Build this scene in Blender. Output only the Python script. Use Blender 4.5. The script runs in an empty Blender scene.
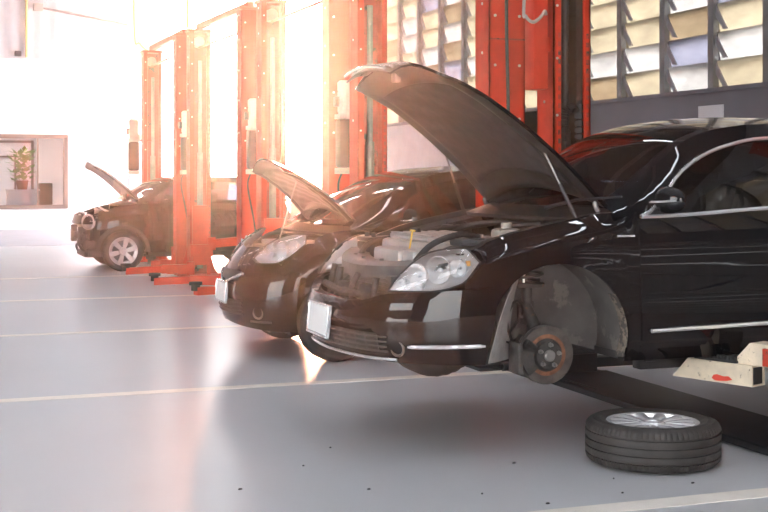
HAZE, HAZE_G = .0034, .90
SUN, SUNCOL = 11.5, (1.0, .43, .255)
SUNDIR = (.2797, .9623, .0906)
SKYS, EXPO = 10.5, 0.0
import math, random
random.seed(4)
PI = math.pi
R = math.radians

# ---------------------------------------------------------------- pure geometry
def lerp(a, b, t): return a + (b - a) * t
def clamp(t, a=0.0, b=1.0): return max(a, min(b, t))
def sst(t):
    t = clamp(t); return t * t * (3 - 2 * t)

class Spl:
    """monotone-ish cubic through (x, value) pairs"""
    def __init__(self, pts):
        self.x = [p[0] for p in pts]; self.y = [p[1] for p in pts]
        n = len(pts); self.m = []
        d = [(self.y[i+1]-self.y[i])/(self.x[i+1]-self.x[i]) for i in range(n-1)]
        for i in range(n):
            if i == 0: self.m.append(d[0])
            elif i == n-1: self.m.append(d[-1])
            elif d[i-1]*d[i] <= 0: self.m.append(0.0)
            else: self.m.append(2*d[i-1]*d[i]/(d[i-1]+d[i]))
    def __call__(self, t):
        X, Y, M = self.x, self.y, self.m
        if t <= X[0]: return Y[0]
        if t >= X[-1]: return Y[-1]
        i = 0
        while t > X[i+1]: i += 1
        h = X[i+1]-X[i]; u = (t-X[i])/h
        return ((2*u**3-3*u*u+1)*Y[i] + (u**3-2*u*u+u)*h*M[i] + (-2*u**3+3*u*u)*Y[i+1] + (u**3-u*u)*h*M[i+1])

def crom(pts, n=12):
    """Catmull-Rom samples through points of any dimension"""
    out = []
    for i in range(len(pts)-1):
        p0 = pts[max(i-1, 0)]; p1 = pts[i]; p2 = pts[i+1]; p3 = pts[min(i+2, len(pts)-1)]
        for k in range(n):
            t = k/n
            out.append(tuple(0.5*((2*b)+(-a+c)*t+(2*a-5*b+4*c-d)*t*t+(-a+3*b-3*c+d)*t**3) for a, b, c, d in zip(p0, p1, p2, p3)))
    out.append(tuple(pts[-1])); return out

class CarGeo:
    def __init__(s, plan, nose, tail, wz, E, belt, sill, arches, W0, fadeF=.85, fadeR=.7):
        # plan is reflected at the nose and at the tail so that the curve is smooth across the centre line
        full = [(plan[1][0], -plan[1][1])] + plan + [(plan[-2][0], -plan[-2][1])]
        c = crom(full, 16)[16:-16]
        s.c = [(x, max(0.0, y)) for x, y in c]
        s.S = [0.0]
        for a, b in zip(s.c, s.c[1:]): s.S.append(s.S[-1]+math.hypot(b[0]-a[0], b[1]-a[1]))
        s.L = plan[-1][0]; s.nose = Spl(nose); s.tail = Spl(tail); s.wz = Spl(wz)
        s.zE = Spl([(e[0], e[1]) for e in E]); s.yE = Spl([(e[0], e[2]) for e in E])
        s.belt = Spl(belt); s.sill = sill; s.arches = arches; s.fF = fadeF; s.fR = fadeR
        s.E0 = E[0][0]; s.E1 = E[-1][0]
    def plan(s, q):
        q = clamp(q, 0, s.S[-1]); lo, hi = 0, len(s.S)-1
        while hi-lo > 1:
            m = (lo+hi)//2
            if s.S[m] <= q: lo = m
            else: hi = m
        t = (q-s.S[lo])/max(1e-9, s.S[hi]-s.S[lo])
        return lerp(s.c[lo][0], s.c[hi][0], t), lerp(s.c[lo][1], s.c[hi][1], t)
    def s_at(s, x):
        lo, hi = 0.0, s.S[-1]
        for _ in range(40):
            m = (lo+hi)/2
            if s.plan(m)[0] < x: lo = m
            else: hi = m
        return lo
    def P(s, q, z, off=0.0, sd=1):
        """point on the body side; q>0 on the near side (y<0), q<0 on the far side"""
        sg = sd if q >= 0 else -sd
        bx, by = s.plan(abs(q))
        fw = 1-sst(bx/s.fF); rw = 1-sst((s.L-bx)/s.fR)
        x = bx + s.nose(z)*fw - s.tail(z)*rw; y = by*s.wz(z)
        if off:
            e = .01; a = s.plan(max(0, abs(q)-e)); b = s.plan(abs(q)+e)
            dx, dy = b[0]-a[0], b[1]-a[1]; l = math.hypot(dx, dy) or 1
            if abs(q) < e: dx, dy, l = 0, 1, 1
            x -= off*dy/l; y += off*dx/l
        return (x, -sg*y, z)
    def Px(s, x, z, off=0.0, sd=1): return s.P(s.s_at(x), z, off, sd)
    def arch(s, x):
        z = s.sill
        for xc, r, zc in s.arches:
            if abs(x-xc) < r: z = max(z, zc+math.sqrt(r*r-(x-xc)**2))
        return z
    def T(s, x, v, bow, crown):
        """windscreen / roof / rear screen surface; v in -1 (near) .. 1 (far)"""
        k = 1-v*v
        return (x-bow(x)*k, v*s.yE(x), s.zE(x)+crown(x)*(1-abs(v)**2.4))
    def side(s, x, z, inset=0.0):
        """greenhouse side surface, near side"""
        zb = s.belt(x); zt = max(s.zE(x), zb+.02)
        yb = -s.Px(x, zb)[1]; t = clamp((z-zb)/(zt-zb), -.2, 1.2)
        y = lerp(yb, s.yE(x), t) + .025*math.sin(PI*clamp(t))
        return (x, -(y-inset), z)

SEDAN = CarGeo(
    plan=[(.063,0),(.075,.2),(.105,.38),(.165,.55),(.265,.68),(.42,.775),(.65,.836),(1.07,.866),(1.6,.88),(2.6,.8825),(3.4,.878),(3.95,.86),(4.35,.81),(4.6,.70),(4.72,.5),(4.765,.25),(4.77,0)],
    nose=[(.16,.07),(.22,.03),(.30,.0),(.38,.0),(.45,.010),(.52,.028),(.57,.052),(.65,.12),(.72,.20),(.79,.32),(.9,.5)],
    tail=[(.2,.08),(.35,.0),(.6,.0),(.8,.03),(1.0,.10)],
    wz=[(.16,.95),(.24,.982),(.32,1.0),(.42,1.0),(.52,.993),(.64,.983),(.76,.978),(.86,.97),(.94,.945),(1.02,.92)],
    E=[(1.40,.955,.735),(1.57,1.06,.695),(1.77,1.20,.655),(1.97,1.325,.622),(2.17,1.385,.597),(2.5,1.418,.58),(3.0,1.42,.575),(3.4,1.385,.585),(3.75,1.26,.62),(4.12,1.06,.69)],
    belt=[(1.4,.915),(1.68,.92),(2.33,.955),(3.2,.985),(4.1,1.02)], sill=.185,
    arches=[(1.068,.388,.292),(3.845,.37,.31)], W0=.8825)
SED_BOW = Spl([(1.40,.24),(2.15,.10),(2.6,.0),(3.2,.0),(3.5,-.06),(4.12,-.20)])
SED_CRN = Spl([(1.40,.02),(1.9,.045),(2.5,.058),(3.2,.055),(4.12,.02)])
FENDER_TOP = Spl([(.5,.735),(.6,.766),(.9,.842),(1.13,.89),(1.40,.932),(1.56,.935)])

HATCH = CarGeo(
    plan=[(.03,0),(.042,.2),(.08,.38),(.155,.55),(.29,.675),(.48,.755),(.75,.80),(1.2,.825),(2.2,.8325),(2.9,.82),(3.35,.775),(3.6,.66),(3.74,.36),(3.78,0)],
    nose=[(.18,.10),(.28,.03),(.42,.0),(.55,.01),(.68,.06),(.78,.13),(.88,.22),(.98,.36)],
    tail=[(.2,.06),(.4,.0),(.7,.02),(1.0,.10)],
    wz=[(.16,.93),(.28,.97),(.45,1.0),(.65,1.0),(.8,.985),(.92,.96),(1.05,.92)],
    E=[(.86,1.03,.70),(1.05,1.14,.67),(1.27,1.28,.63),(1.5,1.40,.60),(1.75,1.455,.575),(2.2,1.475,.56),(2.8,1.45,.56),(3.2,1.36,.58),(3.55,1.05,.63)],
    belt=[(.9,.99),(1.5,1.01),(2.6,1.04),(3.5,1.06)], sill=.20,
    arches=[(.735,.335,.285),(3.185,.335,.285)], W0=.8325)
HAT_BOW = Spl([(.86,.28),(1.5,.14),(2.0,.0),(2.9,.0),(3.55,-.16)])
HAT_CRN = Spl([(.86,.02),(1.5,.03),(2.2,.042),(3.0,.035),(3.55,.02)])

CROSS = CarGeo(
    plan=[(.02,0),(.032,.22),(.065,.42),(.13,.58),(.25,.70),(.42,.775),(.7,.815),(1.2,.835),(2.1,.84),(2.7,.83),(3.1,.79),(3.32,.68),(3.42,.36),(3.44,0)],
    nose=[(.18,.12),(.3,.03),(.45,.0),(.62,.0),(.75,.03),(.88,.08),(.98,.22)],
    tail=[(.2,.06),(.4,.0),(.7,.02),(1.0,.12)],
    wz=[(.16,.93),(.28,.97),(.45,1.0),(.7,1.0),(.85,.985),(.95,.955),(1.08,.92)],
    E=[(.90,1.03,.71),(1.05,1.12,.68),(1.3,1.28,.64),(1.55,1.37,.61),(1.9,1.40,.585),(2.4,1.395,.575),(2.85,1.33,.58),(3.1,1.18,.61),(3.3,.98,.64)],
    belt=[(.9,.99),(1.5,1.01),(2.4,1.03),(3.3,.97)], sill=.24,
    arches=[(.69,.345,.285),(2.78,.345,.285)], W0=.84)
CRO_BOW = Spl([(.90,.26),(1.5,.12),(2.0,.0),(2.6,.0),(3.3,-.14)])
CRO_CRN = Spl([(.90,.02),(1.5,.03),(2.2,.04),(3.0,.03),(3.3,.02)])
# ---------------------------------------------------------------- end of pure geometry
import bpy, bmesh
from mathutils import Vector, Matrix
COL = bpy.context.scene.collection

# ---------------------------------------------------------------- materials
def nodes(name):
    m = bpy.data.materials.new(name); m.use_nodes = True
    nt = m.node_tree; nt.nodes.clear()
    out = nt.nodes.new('ShaderNodeOutputMaterial')
    return m, nt, out
def setin(n, **k):
    for a, v in k.items():
        s = n.inputs.get(a.replace('_', ' '))
        if s is None: continue
        s.default_value = (*v, 1) if isinstance(v, tuple) and len(v) == 3 and s.type == 'RGBA' else v
def noise(nt, scale, detail=4, rough=.55, coord='Object', stretch=None):
    tc = nt.nodes.new('ShaderNodeTexCoord'); n = nt.nodes.new('ShaderNodeTexNoise')
    n.inputs['Scale'].default_value = scale; n.inputs['Detail'].default_value = detail; n.inputs['Roughness'].default_value = rough
    if stretch:
        mp = nt.nodes.new('ShaderNodeMapping'); mp.inputs['Scale'].default_value = stretch
        nt.links.new(tc.outputs[coord], mp.inputs['Vector']); nt.links.new(mp.outputs['Vector'], n.inputs['Vector'])
    else: nt.links.new(tc.outputs[coord], n.inputs['Vector'])
    return n
def ramp(nt, src, stops):
    r = nt.nodes.new('ShaderNodeValToRGB')
    while len(r.color_ramp.elements) < len(stops): r.color_ramp.elements.new(.5)
    for e, (p, c) in zip(r.color_ramp.elements, stops):
        e.position = p; e.color = (*c, 1) if len(c) == 3 else c
    nt.links.new(src, r.inputs['Fac']); return r
def pbr(name, col, rough=.5, metal=0.0, coat=0.0, spec=.5, vary=0.0, vscale=6, worn=None, wlo=.62, wscale=9, bump=0.0, bscale=40, rvary=0.0, emit=None, estr=0.0, coatr=.03):
    m, nt, out = nodes(name)
    b = nt.nodes.new('ShaderNodeBsdfPrincipled'); nt.links.new(b.outputs[0], out.inputs[0])
    b.inputs['Base Color'].default_value = (*col, 1); b.inputs['Roughness'].default_value = rough
    b.inputs['Metallic'].default_value = metal; b.inputs['Coat Weight'].default_value = coat
    b.inputs['Coat Roughness'].default_value = coatr; b.inputs['Coat IOR'].default_value = 1.38; b.inputs['Specular IOR Level'].default_value = spec
    src = None
    if vary:
        n = noise(nt, vscale)
        r = ramp(nt, n.outputs['Fac'], [(.3, tuple(c*(1-vary) for c in col)), (.7, tuple(min(1, c*(1+vary)) for c in col))])
        src = r.outputs['Color']; nt.links.new(src, b.inputs['Base Color'])
    if worn:
        n2 = noise(nt, wscale, 8, .7)
        r2 = ramp(nt, n2.outputs['Fac'], [(wlo, (0, 0, 0)), (wlo+.04, (1, 1, 1))])
        mx = nt.nodes.new('ShaderNodeMix'); mx.data_type = 'RGBA'
        nt.links.new(r2.outputs['Color'], mx.inputs[0]); mx.inputs[7].default_value = (*worn, 1)
        if src: nt.links.new(src, mx.inputs[6])
        else: mx.inputs[6].default_value = (*col, 1)
        nt.links.new(mx.outputs[2], b.inputs['Base Color'])
    if rvary:
        n3 = noise(nt, vscale*1.7, 6)
        mr = nt.nodes.new('ShaderNodeMapRange'); mr.inputs[1].default_value = .3; mr.inputs[2].default_value = .7
        mr.inputs[3].default_value = max(.02, rough-rvary); mr.inputs[4].default_value = rough+rvary
        nt.links.new(n3.outputs['Fac'], mr.inputs[0]); nt.links.new(mr.outputs[0], b.inputs['Roughness'])
    if bump:
        n4 = noise(nt, bscale, 6)
        bp = nt.nodes.new('ShaderNodeBump'); bp.inputs['Strength'].default_value = bump; bp.inputs['Distance'].default_value = .004
        nt.links.new(n4.outputs['Fac'], bp.inputs['Height']); nt.links.new(bp.outputs[0], b.inputs['Normal'])
    if emit:
        b.inputs['Emission Color'].default_value = (*emit, 1); b.inputs['Emission Strength'].default_value = estr
    return m
def glassy(name, tint, rough=0.0, ior=1.5, dirt=0.0):
    """thin pane: see-through with a Fresnel reflection"""
    m, nt, out = nodes(name)
    t = nt.nodes.new('ShaderNodeBsdfTransparent'); t.inputs[0].default_value = (*tint, 1)
    g = nt.nodes.new('ShaderNodeBsdfGlossy'); g.inputs['Roughness'].default_value = rough
    f = nt.nodes.new('ShaderNodeFresnel'); f.inputs[0].default_value = ior
    mx = nt.nodes.new('ShaderNodeMixShader')
    nt.links.new(f.outputs[0], mx.inputs[0]); nt.links.new(t.outputs[0], mx.inputs[1]); nt.links.new(g.outputs[0], mx.inputs[2])
    nt.links.new(mx.outputs[0], out.inputs[0]); return m

M = {}
M['paint'] = pbr('black_car_paint', (.0035, .0035, .0045), .40, coat=1.0, spec=.03, coatr=.015)
M['paint_in'] = pbr('black_inner_panel', (.018, .017, .017), .38, spec=.5, vary=.3, vscale=12)
M['pad'] = pbr('hood_insulation_felt', (.035, .030, .028), .85, vary=.35, vscale=14, bump=.5, bscale=60)
M['plastic'] = pbr('black_plastic', (.018, .018, .019), .42, vary=.2)
M['support'] = pbr('grey_support_plastic', (.10, .095, .09), .45, vary=.3, vscale=9)
M['plastic_m'] = pbr('matte_grey_plastic', (.055, .055, .057), .6, vary=.25, bump=.2)
M['liner'] = pbr('dusty_wheel_liner', (.085, .080, .076), .75, vary=.3, vscale=5, worn=(.14, .13, .12), wlo=.58, wscale=6, bump=.4, bscale=30)
M['liner_mud'] = pbr('mud_streaked_liner_edge', (.17, .14, .11), .85, vary=.4, vscale=18, worn=(.05, .045, .04), wlo=.48, wscale=22, bump=.7, bscale=50)
M['rubber'] = pbr('tyre_rubber', (.036, .032, .030), .62, vary=.35, vscale=9, worn=(.075, .068, .062), wlo=.60, wscale=10, bump=.35, bscale=120)
M['alloy'] = pbr('silver_alloy', (.84, .84, .86), .25, metal=.45, vary=.05)
M['alloy_shade'] = pbr('alloy_recess_shade', (.10, .10, .105), .4, metal=.6)  # dark tone puts shade into the gaps behind the spokes
M['chrome'] = pbr('bright_chrome', (.92, .92, .94), .12, metal=.72)
M['steel'] = pbr('grey_steel', (.30, .29, .28), .4, metal=.8, vary=.25, rvary=.12)
M['iron'] = pbr('cast_iron', (.060, .055, .052), .6, metal=.4, vary=.4, vscale=22, worn=(.13, .075, .045), wlo=.60, wscale=20, bump=.4)
M['disc'] = pbr('brake_disc_steel', (.13, .115, .105), .38, metal=.7, vary=.35, vscale=14, worn=(.16, .085, .045), wlo=.60, wscale=18)
M['rust'] = pbr('rusty_ring', (.22, .095, .05), .8, vary=.4, vscale=30)
M['alu'] = pbr('raw_aluminium', (.16, .155, .15), .42, metal=.6, vary=.3, vscale=10, bump=.3)
M['engine_grey'] = pbr('silver_grey_engine_cover', (.42, .41, .40), .30, metal=.3, vary=.12)
M['hose'] = pbr('rubber_hose', (.015, .015, .015), .5)
M['belt_red'] = pbr('cap_red', (.5, .06, .03), .45)
M['yellow'] = pbr('dipstick_yellow', (.75, .5, .08), .4)
M['white_plastic'] = pbr('translucent_white_tank', (.40, .37, .32), .4, vary=.1)
M['lens'] = glassy('headlamp_lens', (.93, .94, .95))
M['lamp_chrome'] = pbr('headlamp_reflector', (.95, .95, .96), .18, metal=.35, spec=.6)
M['lamp_white'] = pbr('headlamp_bowl', (.94, .94, .95), .2, metal=.2)
M['amber'] = pbr('amber_indicator', (.85, .42, .12), .25)
M['screen'] = glassy('windscreen_glass', (.70, .74, .74), ior=1.62)
M['sideglass'] = glassy('tinted_side_glass', (.07, .08, .105), ior=1.6)
M['plate'] = pbr('plain_plate', (.80, .80, .79), .45)
M['interior'] = pbr('dark_cabin_trim', (.022, .021, .022), .75, vary=.3)
M['seat'] = pbr('charcoal_seat_cloth', (.04, .038, .038), .9, vary=.2, vscale=30)
M['red'] = pbr('lift_red_paint', (.64, .040, .013), .42, vary=.16, vscale=4, worn=(.25, .06, .035), wlo=.69, wscale=14, bump=.12, rvary=.1, spec=.3)
M['red_in'] = pbr('lift_red_shaded_greasy', (.42, .040, .018), .45, vary=.3, vscale=7, worn=(.05, .03, .022), wlo=.56, wscale=8, bump=.2)  # darker red carries the channel's shade, plus greasy blotches
M['cream'] = pbr('chipped_cream_paint', (.72, .61, .46), .5, vary=.16, vscale=9, worn=(.13, .075, .045), wlo=.60, wscale=24, bump=.3)
M['black_cover'] = pbr('black_cover_tube_shade', (.02, .02, .02), .6, vary=.3)  # plain black for the foot boxes and the shade inside the arm tube
M['red_smear'] = pbr('red_paint_smear', (.75, .07, .04), .5)
M['black_steel'] = pbr('black_painted_steel', (.018, .018, .020), .42, vary=.4, vscale=6, worn=(.10, .10, .10), wlo=.66, wscale=16, bump=.25)
M['rub_pad'] = pbr('black_rubber_pad', (.02, .02, .02), .8, bump=.5)
M['motor'] = pbr('cream_motor_housing', (.66, .62, .54), .45, vary=.1)
M['tank'] = pbr('dark_oil_tank', (.045, .04, .036), .45, vary=.2)
M['bolt'] = pbr('zinc_bolt', (.75, .74, .70), .35, metal=.6)
M['cable'] = pbr('black_cable', (.02, .02, .02), .5)
M['grey_hose'] = pbr('grey_hose', (.42, .34, .30), .5)
M['white_wall'] = pbr('white_plaster', (.84, .84, .85), .7, vary=.03, vscale=2)
M['grey_wall'] = pbr('grey_painted_wall', (.155, .155, .175), .6, vary=.14, vscale=1.2, bump=.15, bscale=12)
M['pale_panel'] = pbr('pale_wall_panel', (.55, .55, .56), .6, vary=.06)
M['dark_wall'] = pbr('dark_side_wall', (.02, .02, .022), .8, vary=.2, vscale=1)
M['left_wall'] = pbr('pale_left_wall', (.34, .34, .35), .7, vary=.1, vscale=.6)
M['roof'] = pbr('roof_sheet', (.10, .10, .105), .7, vary=.15)
M['roofsteel'] = pbr('roof_steel', (.45, .40, .36), .5)
M['mullion'] = pbr('window_post_paint', (.21, .205, .195), .55, vary=.2, vscale=5)
M['stay'] = pbr('grey_stay', (.30, .30, .31), .5)
M['mark'] = pbr('cream_floor_paint', (.88, .82, .74), .38, vary=.06, vscale=6, worn=(.6, .57, .54), wlo=.68, wscale=18)
M['paper'] = pbr('white_paper', (.78, .78, .78), .7)
M['brown_frame'] = pbr('brown_window_frame', (.20, .14, .12), .5)
M['leaf'] = pbr('green_leaf', (.10, .30, .03), .5, vary=.5, vscale=20)
M['pot'] = pbr('brown_pot', (.28, .15, .08), .6)
M['counter'] = pbr('white_counter', (.85, .85, .86), .4)
M['pipe_y'] = pbr('yellow_pipe', (.80, .58, .22), .45)
M['speck'] = pbr('dark_grit', (.03, .03, .03), .8)

# floor: pale grey sealed concrete, glossy, with cloudy roughness
m, nt, out = nodes('sealed_grey_floor'); M['floor'] = m
b = nt.nodes.new('ShaderNodeBsdfPrincipled'); nt.links.new(b.outputs[0], out.inputs[0])
n1 = noise(nt, .55, 6, .6); n2 = noise(nt, 5, 8, .65, stretch=(1, 2.2, 1))
r1 = ramp(nt, n1.outputs['Fac'], [(.3, (.52, .52, .535)), (.7, (.595, .595, .61))])
r2 = ramp(nt, n2.outputs['Fac'], [(.35, (.955, .955, .96)), (.65, (1.0, 1.0, 1.0))])
mx = nt.nodes.new('ShaderNodeMix'); mx.data_type = 'RGBA'; mx.blend_type = 'MULTIPLY'; mx.inputs[0].default_value = 1
nt.links.new(r1.outputs['Color'], mx.inputs[6]); nt.links.new(r2.outputs['Color'], mx.inputs[7])
nt.links.new(mx.outputs[2], b.inputs['Base Color'])
mr = nt.nodes.new('ShaderNodeMapRange'); mr.inputs[1].default_value = .35; mr.inputs[2].default_value = .65
mr.inputs[3].default_value = .28; mr.inputs[4].default_value = .32
nt.links.new(n2.outputs['Fac'], mr.inputs[0]); nt.links.new(mr.outputs[0], b.inputs['Roughness'])
b.inputs['Specular IOR Level'].default_value = .6

# translucent awning panes of the side windows: sheets of four different ages
PANES = []
for k, col in enumerate([(.30, .30, .33), (.43, .42, .40), (.42, .385, .31), (.32, .275, .21)]):
    m, nt, out = nodes('weathered_sheet_%s' % 'bluish white cream tan'.split()[k])
    n1 = noise(nt, 1.8, 5, stretch=(1, 1, 3))
    r1 = ramp(nt, n1.outputs['Fac'], [(.3, tuple(c*.72 for c in col)), (.7, col)])
    tr = nt.nodes.new('ShaderNodeBsdfTranslucent'); df = nt.nodes.new('ShaderNodeBsdfDiffuse'); ms = nt.nodes.new('ShaderNodeMixShader'); ms.inputs[0].default_value = .25
    nt.links.new(r1.outputs['Color'], tr.inputs[0]); nt.links.new(r1.outputs['Color'], df.inputs[0])
    nt.links.new(tr.outputs[0], ms.inputs[1]); nt.links.new(df.outputs[0], ms.inputs[2]); nt.links.new(ms.outputs[0], out.inputs[0])
    PANES.append(m)

# ---------------------------------------------------------------- mesh helpers
class MB:
    def __init__(s): s.v = []; s.f = []; s.mi = []; s.cur = 0
    def add(s, vs, fs, mat=None):
        o = len(s.v); s.v += [tuple(p) for p in vs]
        for f in fs: s.f.append(tuple(i+o for i in f)); s.mi.append(s.cur if mat is None else mat)
    def box(s, x0, x1, y0, y1, z0, z1, mat=None):
        v = [(x, y, z) for z in (z0, z1) for y in (y0, y1) for x in (x0, x1)]
        s.add(v, [(0,2,3,1),(4,5,7,6),(0,1,5,4),(2,6,7,3),(0,4,6,2),(1,3,7,5)], mat)
    def bbox(s, x0, x1, y0, y1, z0, z1, b=.006, mat=None):
        """box with chamfered edges"""
        b = min(b, (x1-x0)*.45, (y1-y0)*.45, (z1-z0)*.45)
        bm = bmesh.new(); bmesh.ops.create_cube(bm, size=1)
        for v in bm.verts: v.co = Vector((lerp(x0, x1, v.co.x+.5), lerp(y0, y1, v.co.y+.5), lerp(z0, z1, v.co.z+.5)))
        bmesh.ops.bevel(bm, geom=bm.edges[:], offset=b, segments=2, affect='EDGES', profile=.6)
        bm.verts.index_update()
        s.add([v.co[:] for v in bm.verts], [[v.index for v in f.verts] for f in bm.faces], mat); bm.free()
    def grid(s, fn, nu, nv, flip=False, mat=None):
        vs = [fn(i/nu, j/nv) for i in range(nu+1) for j in range(nv+1)]
        fs = []
        for i in range(nu):
            for j in range(nv):
                a = i*(nv+1)+j; q = (a, a+nv+1, a+nv+2, a+1)
                fs.append(q[::-1] if flip else q)
        s.add(vs, fs, mat)
    def rows(s, cols, flip=False, mat=None):
        n = len(cols[0]); vs = [p for c in cols for p in c]; fs = []
        for i in range(len(cols)-1):
            for j in range(n-1):
                a = i*n+j; q = (a, a+n, a+n+1, a+1)
                fs.append(q[::-1] if flip else q)
        s.add(vs, fs, mat)
    def tube(s, path, r, seg=8, mat=None, caps=True, closed=False):
        P = [Vector(p) for p in path]; n = len(P); rad = r if isinstance(r, (list, tuple)) else [r]*n
        t0 = (P[1]-P[0]).normalized(); up = Vector((0, 0, 1)) if abs(t0.z) < .9 else Vector((1, 0, 0))
        a = t0.cross(up).normalized(); vs = []
        for i in range(n):
            if closed: t = (P[(i+1) % n]-P[i-1])
            else: t = P[min(i+1, n-1)]-P[max(i-1, 0)]
            t = t.normalized() if t.length > 1e-9 else t0
            a = (a-t*a.dot(t)).normalized(); c = t.cross(a)
            for k in range(seg):
                g = 2*PI*k/seg; vs.append(P[i]+(a*math.cos(g)+c*math.sin(g))*rad[i])
        fs = []
        for i in range(n if closed else n-1):
            for k in range(seg):
                k2 = (k+1) % seg; j = (i+1) % n
                fs.append((i*seg+k, i*seg+k2, j*seg+k2, j*seg+k))
        if caps and not closed: fs += [tuple(range(seg))[::-1], tuple((n-1)*seg+k for k in range(seg))]
        s.add(vs, fs, mat)
    def lathe(s, prof, seg=32, c=(0, 0, 0), axis='z', mat=None, mod=None):
        """prof: (r, h) from bottom to top on the outside"""
        vs = []
        for k in range(seg):
            g = 2*PI*k/seg
            for j, (r, h) in enumerate(prof):
                if mod: r = mod(r, j, k)
                p = (r*math.cos(g), r*math.sin(g), h)
                if axis == 'y': p = (p[0], -p[2], p[1])
                elif axis == 'x': p = (-p[2], p[1], p[0]) if False else (p[2], p[0], p[1])
                vs.append((p[0]+c[0], p[1]+c[1], p[2]+c[2]))
        n = len(prof); fs = []
        for k in range(seg):
            k2 = (k+1) % seg
            for j in range(n-1): fs.append((k*n+j, k2*n+j, k2*n+j+1, k*n+j+1))
        s.add(vs, fs, mat)
    def cyl(s, a, b, r, seg=14, mat=None): s.tube([a, b], r, seg, mat)
    def prism(s, poly, y0, y1, mat=None):
        """polygon in (x, z), counter-clockwise seen from -y, extruded along y"""
        n = len(poly); vs = [(x, y0, z) for x, z in poly]+[(x, y1, z) for x, z in poly]
        fs = [tuple(range(n)), tuple(range(n, 2*n))[::-1]]
        fs += [(i, i+n, (i+1) % n+n, (i+1) % n) for i in range(n)]
        s.add(vs, fs, mat)
    def ball(s, c, rx, ry, rz, nu=16, nv=10, mat=None):
        s.grid(lambda u, v: (c[0]+rx*math.cos(2*PI*u)*math.sin(PI*v), c[1]+ry*math.sin(2*PI*u)*math.sin(PI*v), c[2]-rz*math.cos(PI*v)), nu, nv, mat=mat)
    def xf(s, fn, start=0):
        for i in range(start, len(s.v)): s.v[i] = tuple(fn(s.v[i]))
        return s
    def build(s, name, mats, parent=None, smooth=40, weld=True, solid=0.0):
        if not isinstance(mats, (list, tuple)): mats = [mats]
        me = bpy.data.meshes.new(name); me.from_pydata(s.v, [], s.f)
        for q in mats: me.materials.append(q)
        for p, i in zip(me.polygons, s.mi): p.material_index = i
        if weld:
            bm = bmesh.new(); bm.from_mesh(me); bmesh.ops.remove_doubles(bm, verts=bm.verts, dist=.0003)
            bmesh.ops.dissolve_degenerate(bm, edges=bm.edges, dist=.0002)
            bm.to_mesh(me); bm.free()
        if smooth:
            me.polygons.foreach_set('use_smooth', [True]*len(me.polygons)); me.set_sharp_from_angle(angle=R(smooth))
            if solid:                                 # open borders stay crisp where the thickness begins
                cnt = {}
                for p in me.polygons:
                    for k in p.edge_keys: cnt[k] = cnt.get(k, 0)+1
                for e in me.edges:
                    if cnt.get(e.key, 0) == 1: e.use_edge_sharp = True
        me.update()
        o = bpy.data.objects.new(name, me); COL.objects.link(o)
        if parent is not None: o.parent = parent
        if solid:
            md = o.modifiers.new('thickness', 'SOLIDIFY'); md.thickness = solid; md.offset = -1
        return o
def tag(o, label, cat, group=None, kind=None):
    o['label'] = label; o['category'] = cat
    if group: o['group'] = group
    if kind: o['kind'] = kind
    return o
def thing(name, label, cat, loc=(0, 0, 0), rz=0, group=None):
    o = bpy.data.objects.new(name, None); COL.objects.link(o); o.location = loc; o.rotation_euler = (0, 0, rz)
    o.empty_display_size = .2
    return tag(o, label, cat, group)
def struct(mb, name, mats, **k):
    o = mb.build(name, mats, **k); o['kind'] = 'structure'; return o
def copy_tree(o, parent=None):
    c = o.copy(); COL.objects.link(c)
    if parent is not None: c.parent = parent
    for ch in list(o.children): copy_tree(ch, c)
    return c

# ---------------------------------------------------------------- the building
GX0 = 6.2
FARY, SIDEX, NEARY, LEFTX = 35.0, 8.6, -7.0, -12.0
mb = MB(); mb.box(LEFTX-14, 13, NEARY-2, FARY+6, -.25, 0); o = struct(mb, 'floor', M['floor'], smooth=0)

# painted bay lines
for i, (y, x0, x1, w) in enumerate([(4.79, -9, 7.6, .135), (8.38, -9, 7.6, .115), (11.76, -9, 7.6, .11), (14.98, -9, 7.6, .11), (18.2, -9, 7.6, .11)]):
    mb = MB(); mb.box(x0, x1, y-w/2, y+w/2, 0, .0025); struct(mb, 'trim_%d' % (i+1), M['mark'], smooth=0)
# darker grey strip of floor in front of the far wall
mb = MB(); mb.box(-9, 8.4, 26.5, FARY-.6, 0, .002)
struct(mb, 'trim_6', pbr('grey_floor_strip', (.30, .30, .33), .45, vary=.15, vscale=1.5), smooth=0)

# far wall with the office window
WX0, WX1, WZ0, WZ1 = .2, 3.58, .58, 2.46
mb = MB()
mb.box(LEFTX-14, WX0, FARY, FARY+.2, 0, 4.52); mb.box(WX1, GX0, FARY, FARY+.2, 0, 4.52); mb.box(GX0-.12, GX0+.12, FARY-.03, FARY+.23, 0, 6.3)
mb.box(WX0, WX1, FARY, FARY+.2, 0, WZ0); mb.box(WX0, WX1, FARY, FARY+.2, WZ1, 4.52)
struct(mb, 'wall_far', M['white_wall'], smooth=0)
mb = MB(); n = 90                                              # ribbed cladding above
def rib(u, v):
    x = lerp(LEFTX-14, SIDEX+.3, u); return (x, FARY+.02+.02*(1 if (int(u*n*4) % 4) < 2 else 0), lerp(4.52 if x < GX0 else 6.3, 7.6, v))
mb.grid(rib, n*4, 1); struct(mb, 'wall_far_upper', pbr('pale_cladding', (.62, .62, .64), .5, vary=.04), smooth=20, solid=.05)
mb = MB()
for z in (WZ0, WZ1): mb.box(WX0-.05, WX1+.05, FARY-.05, FARY+.22, z-.05, z+.05)
for x in (WX0, WX1): mb.box(x-.05, x+.05, FARY-.05, FARY+.22, WZ0, WZ1)
mb.box(2.83, 2.87, FARY+.02, FARY+.1, WZ0, WZ1)
win = struct(mb, 'window_1', M['brown_frame'], smooth=0)
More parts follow.
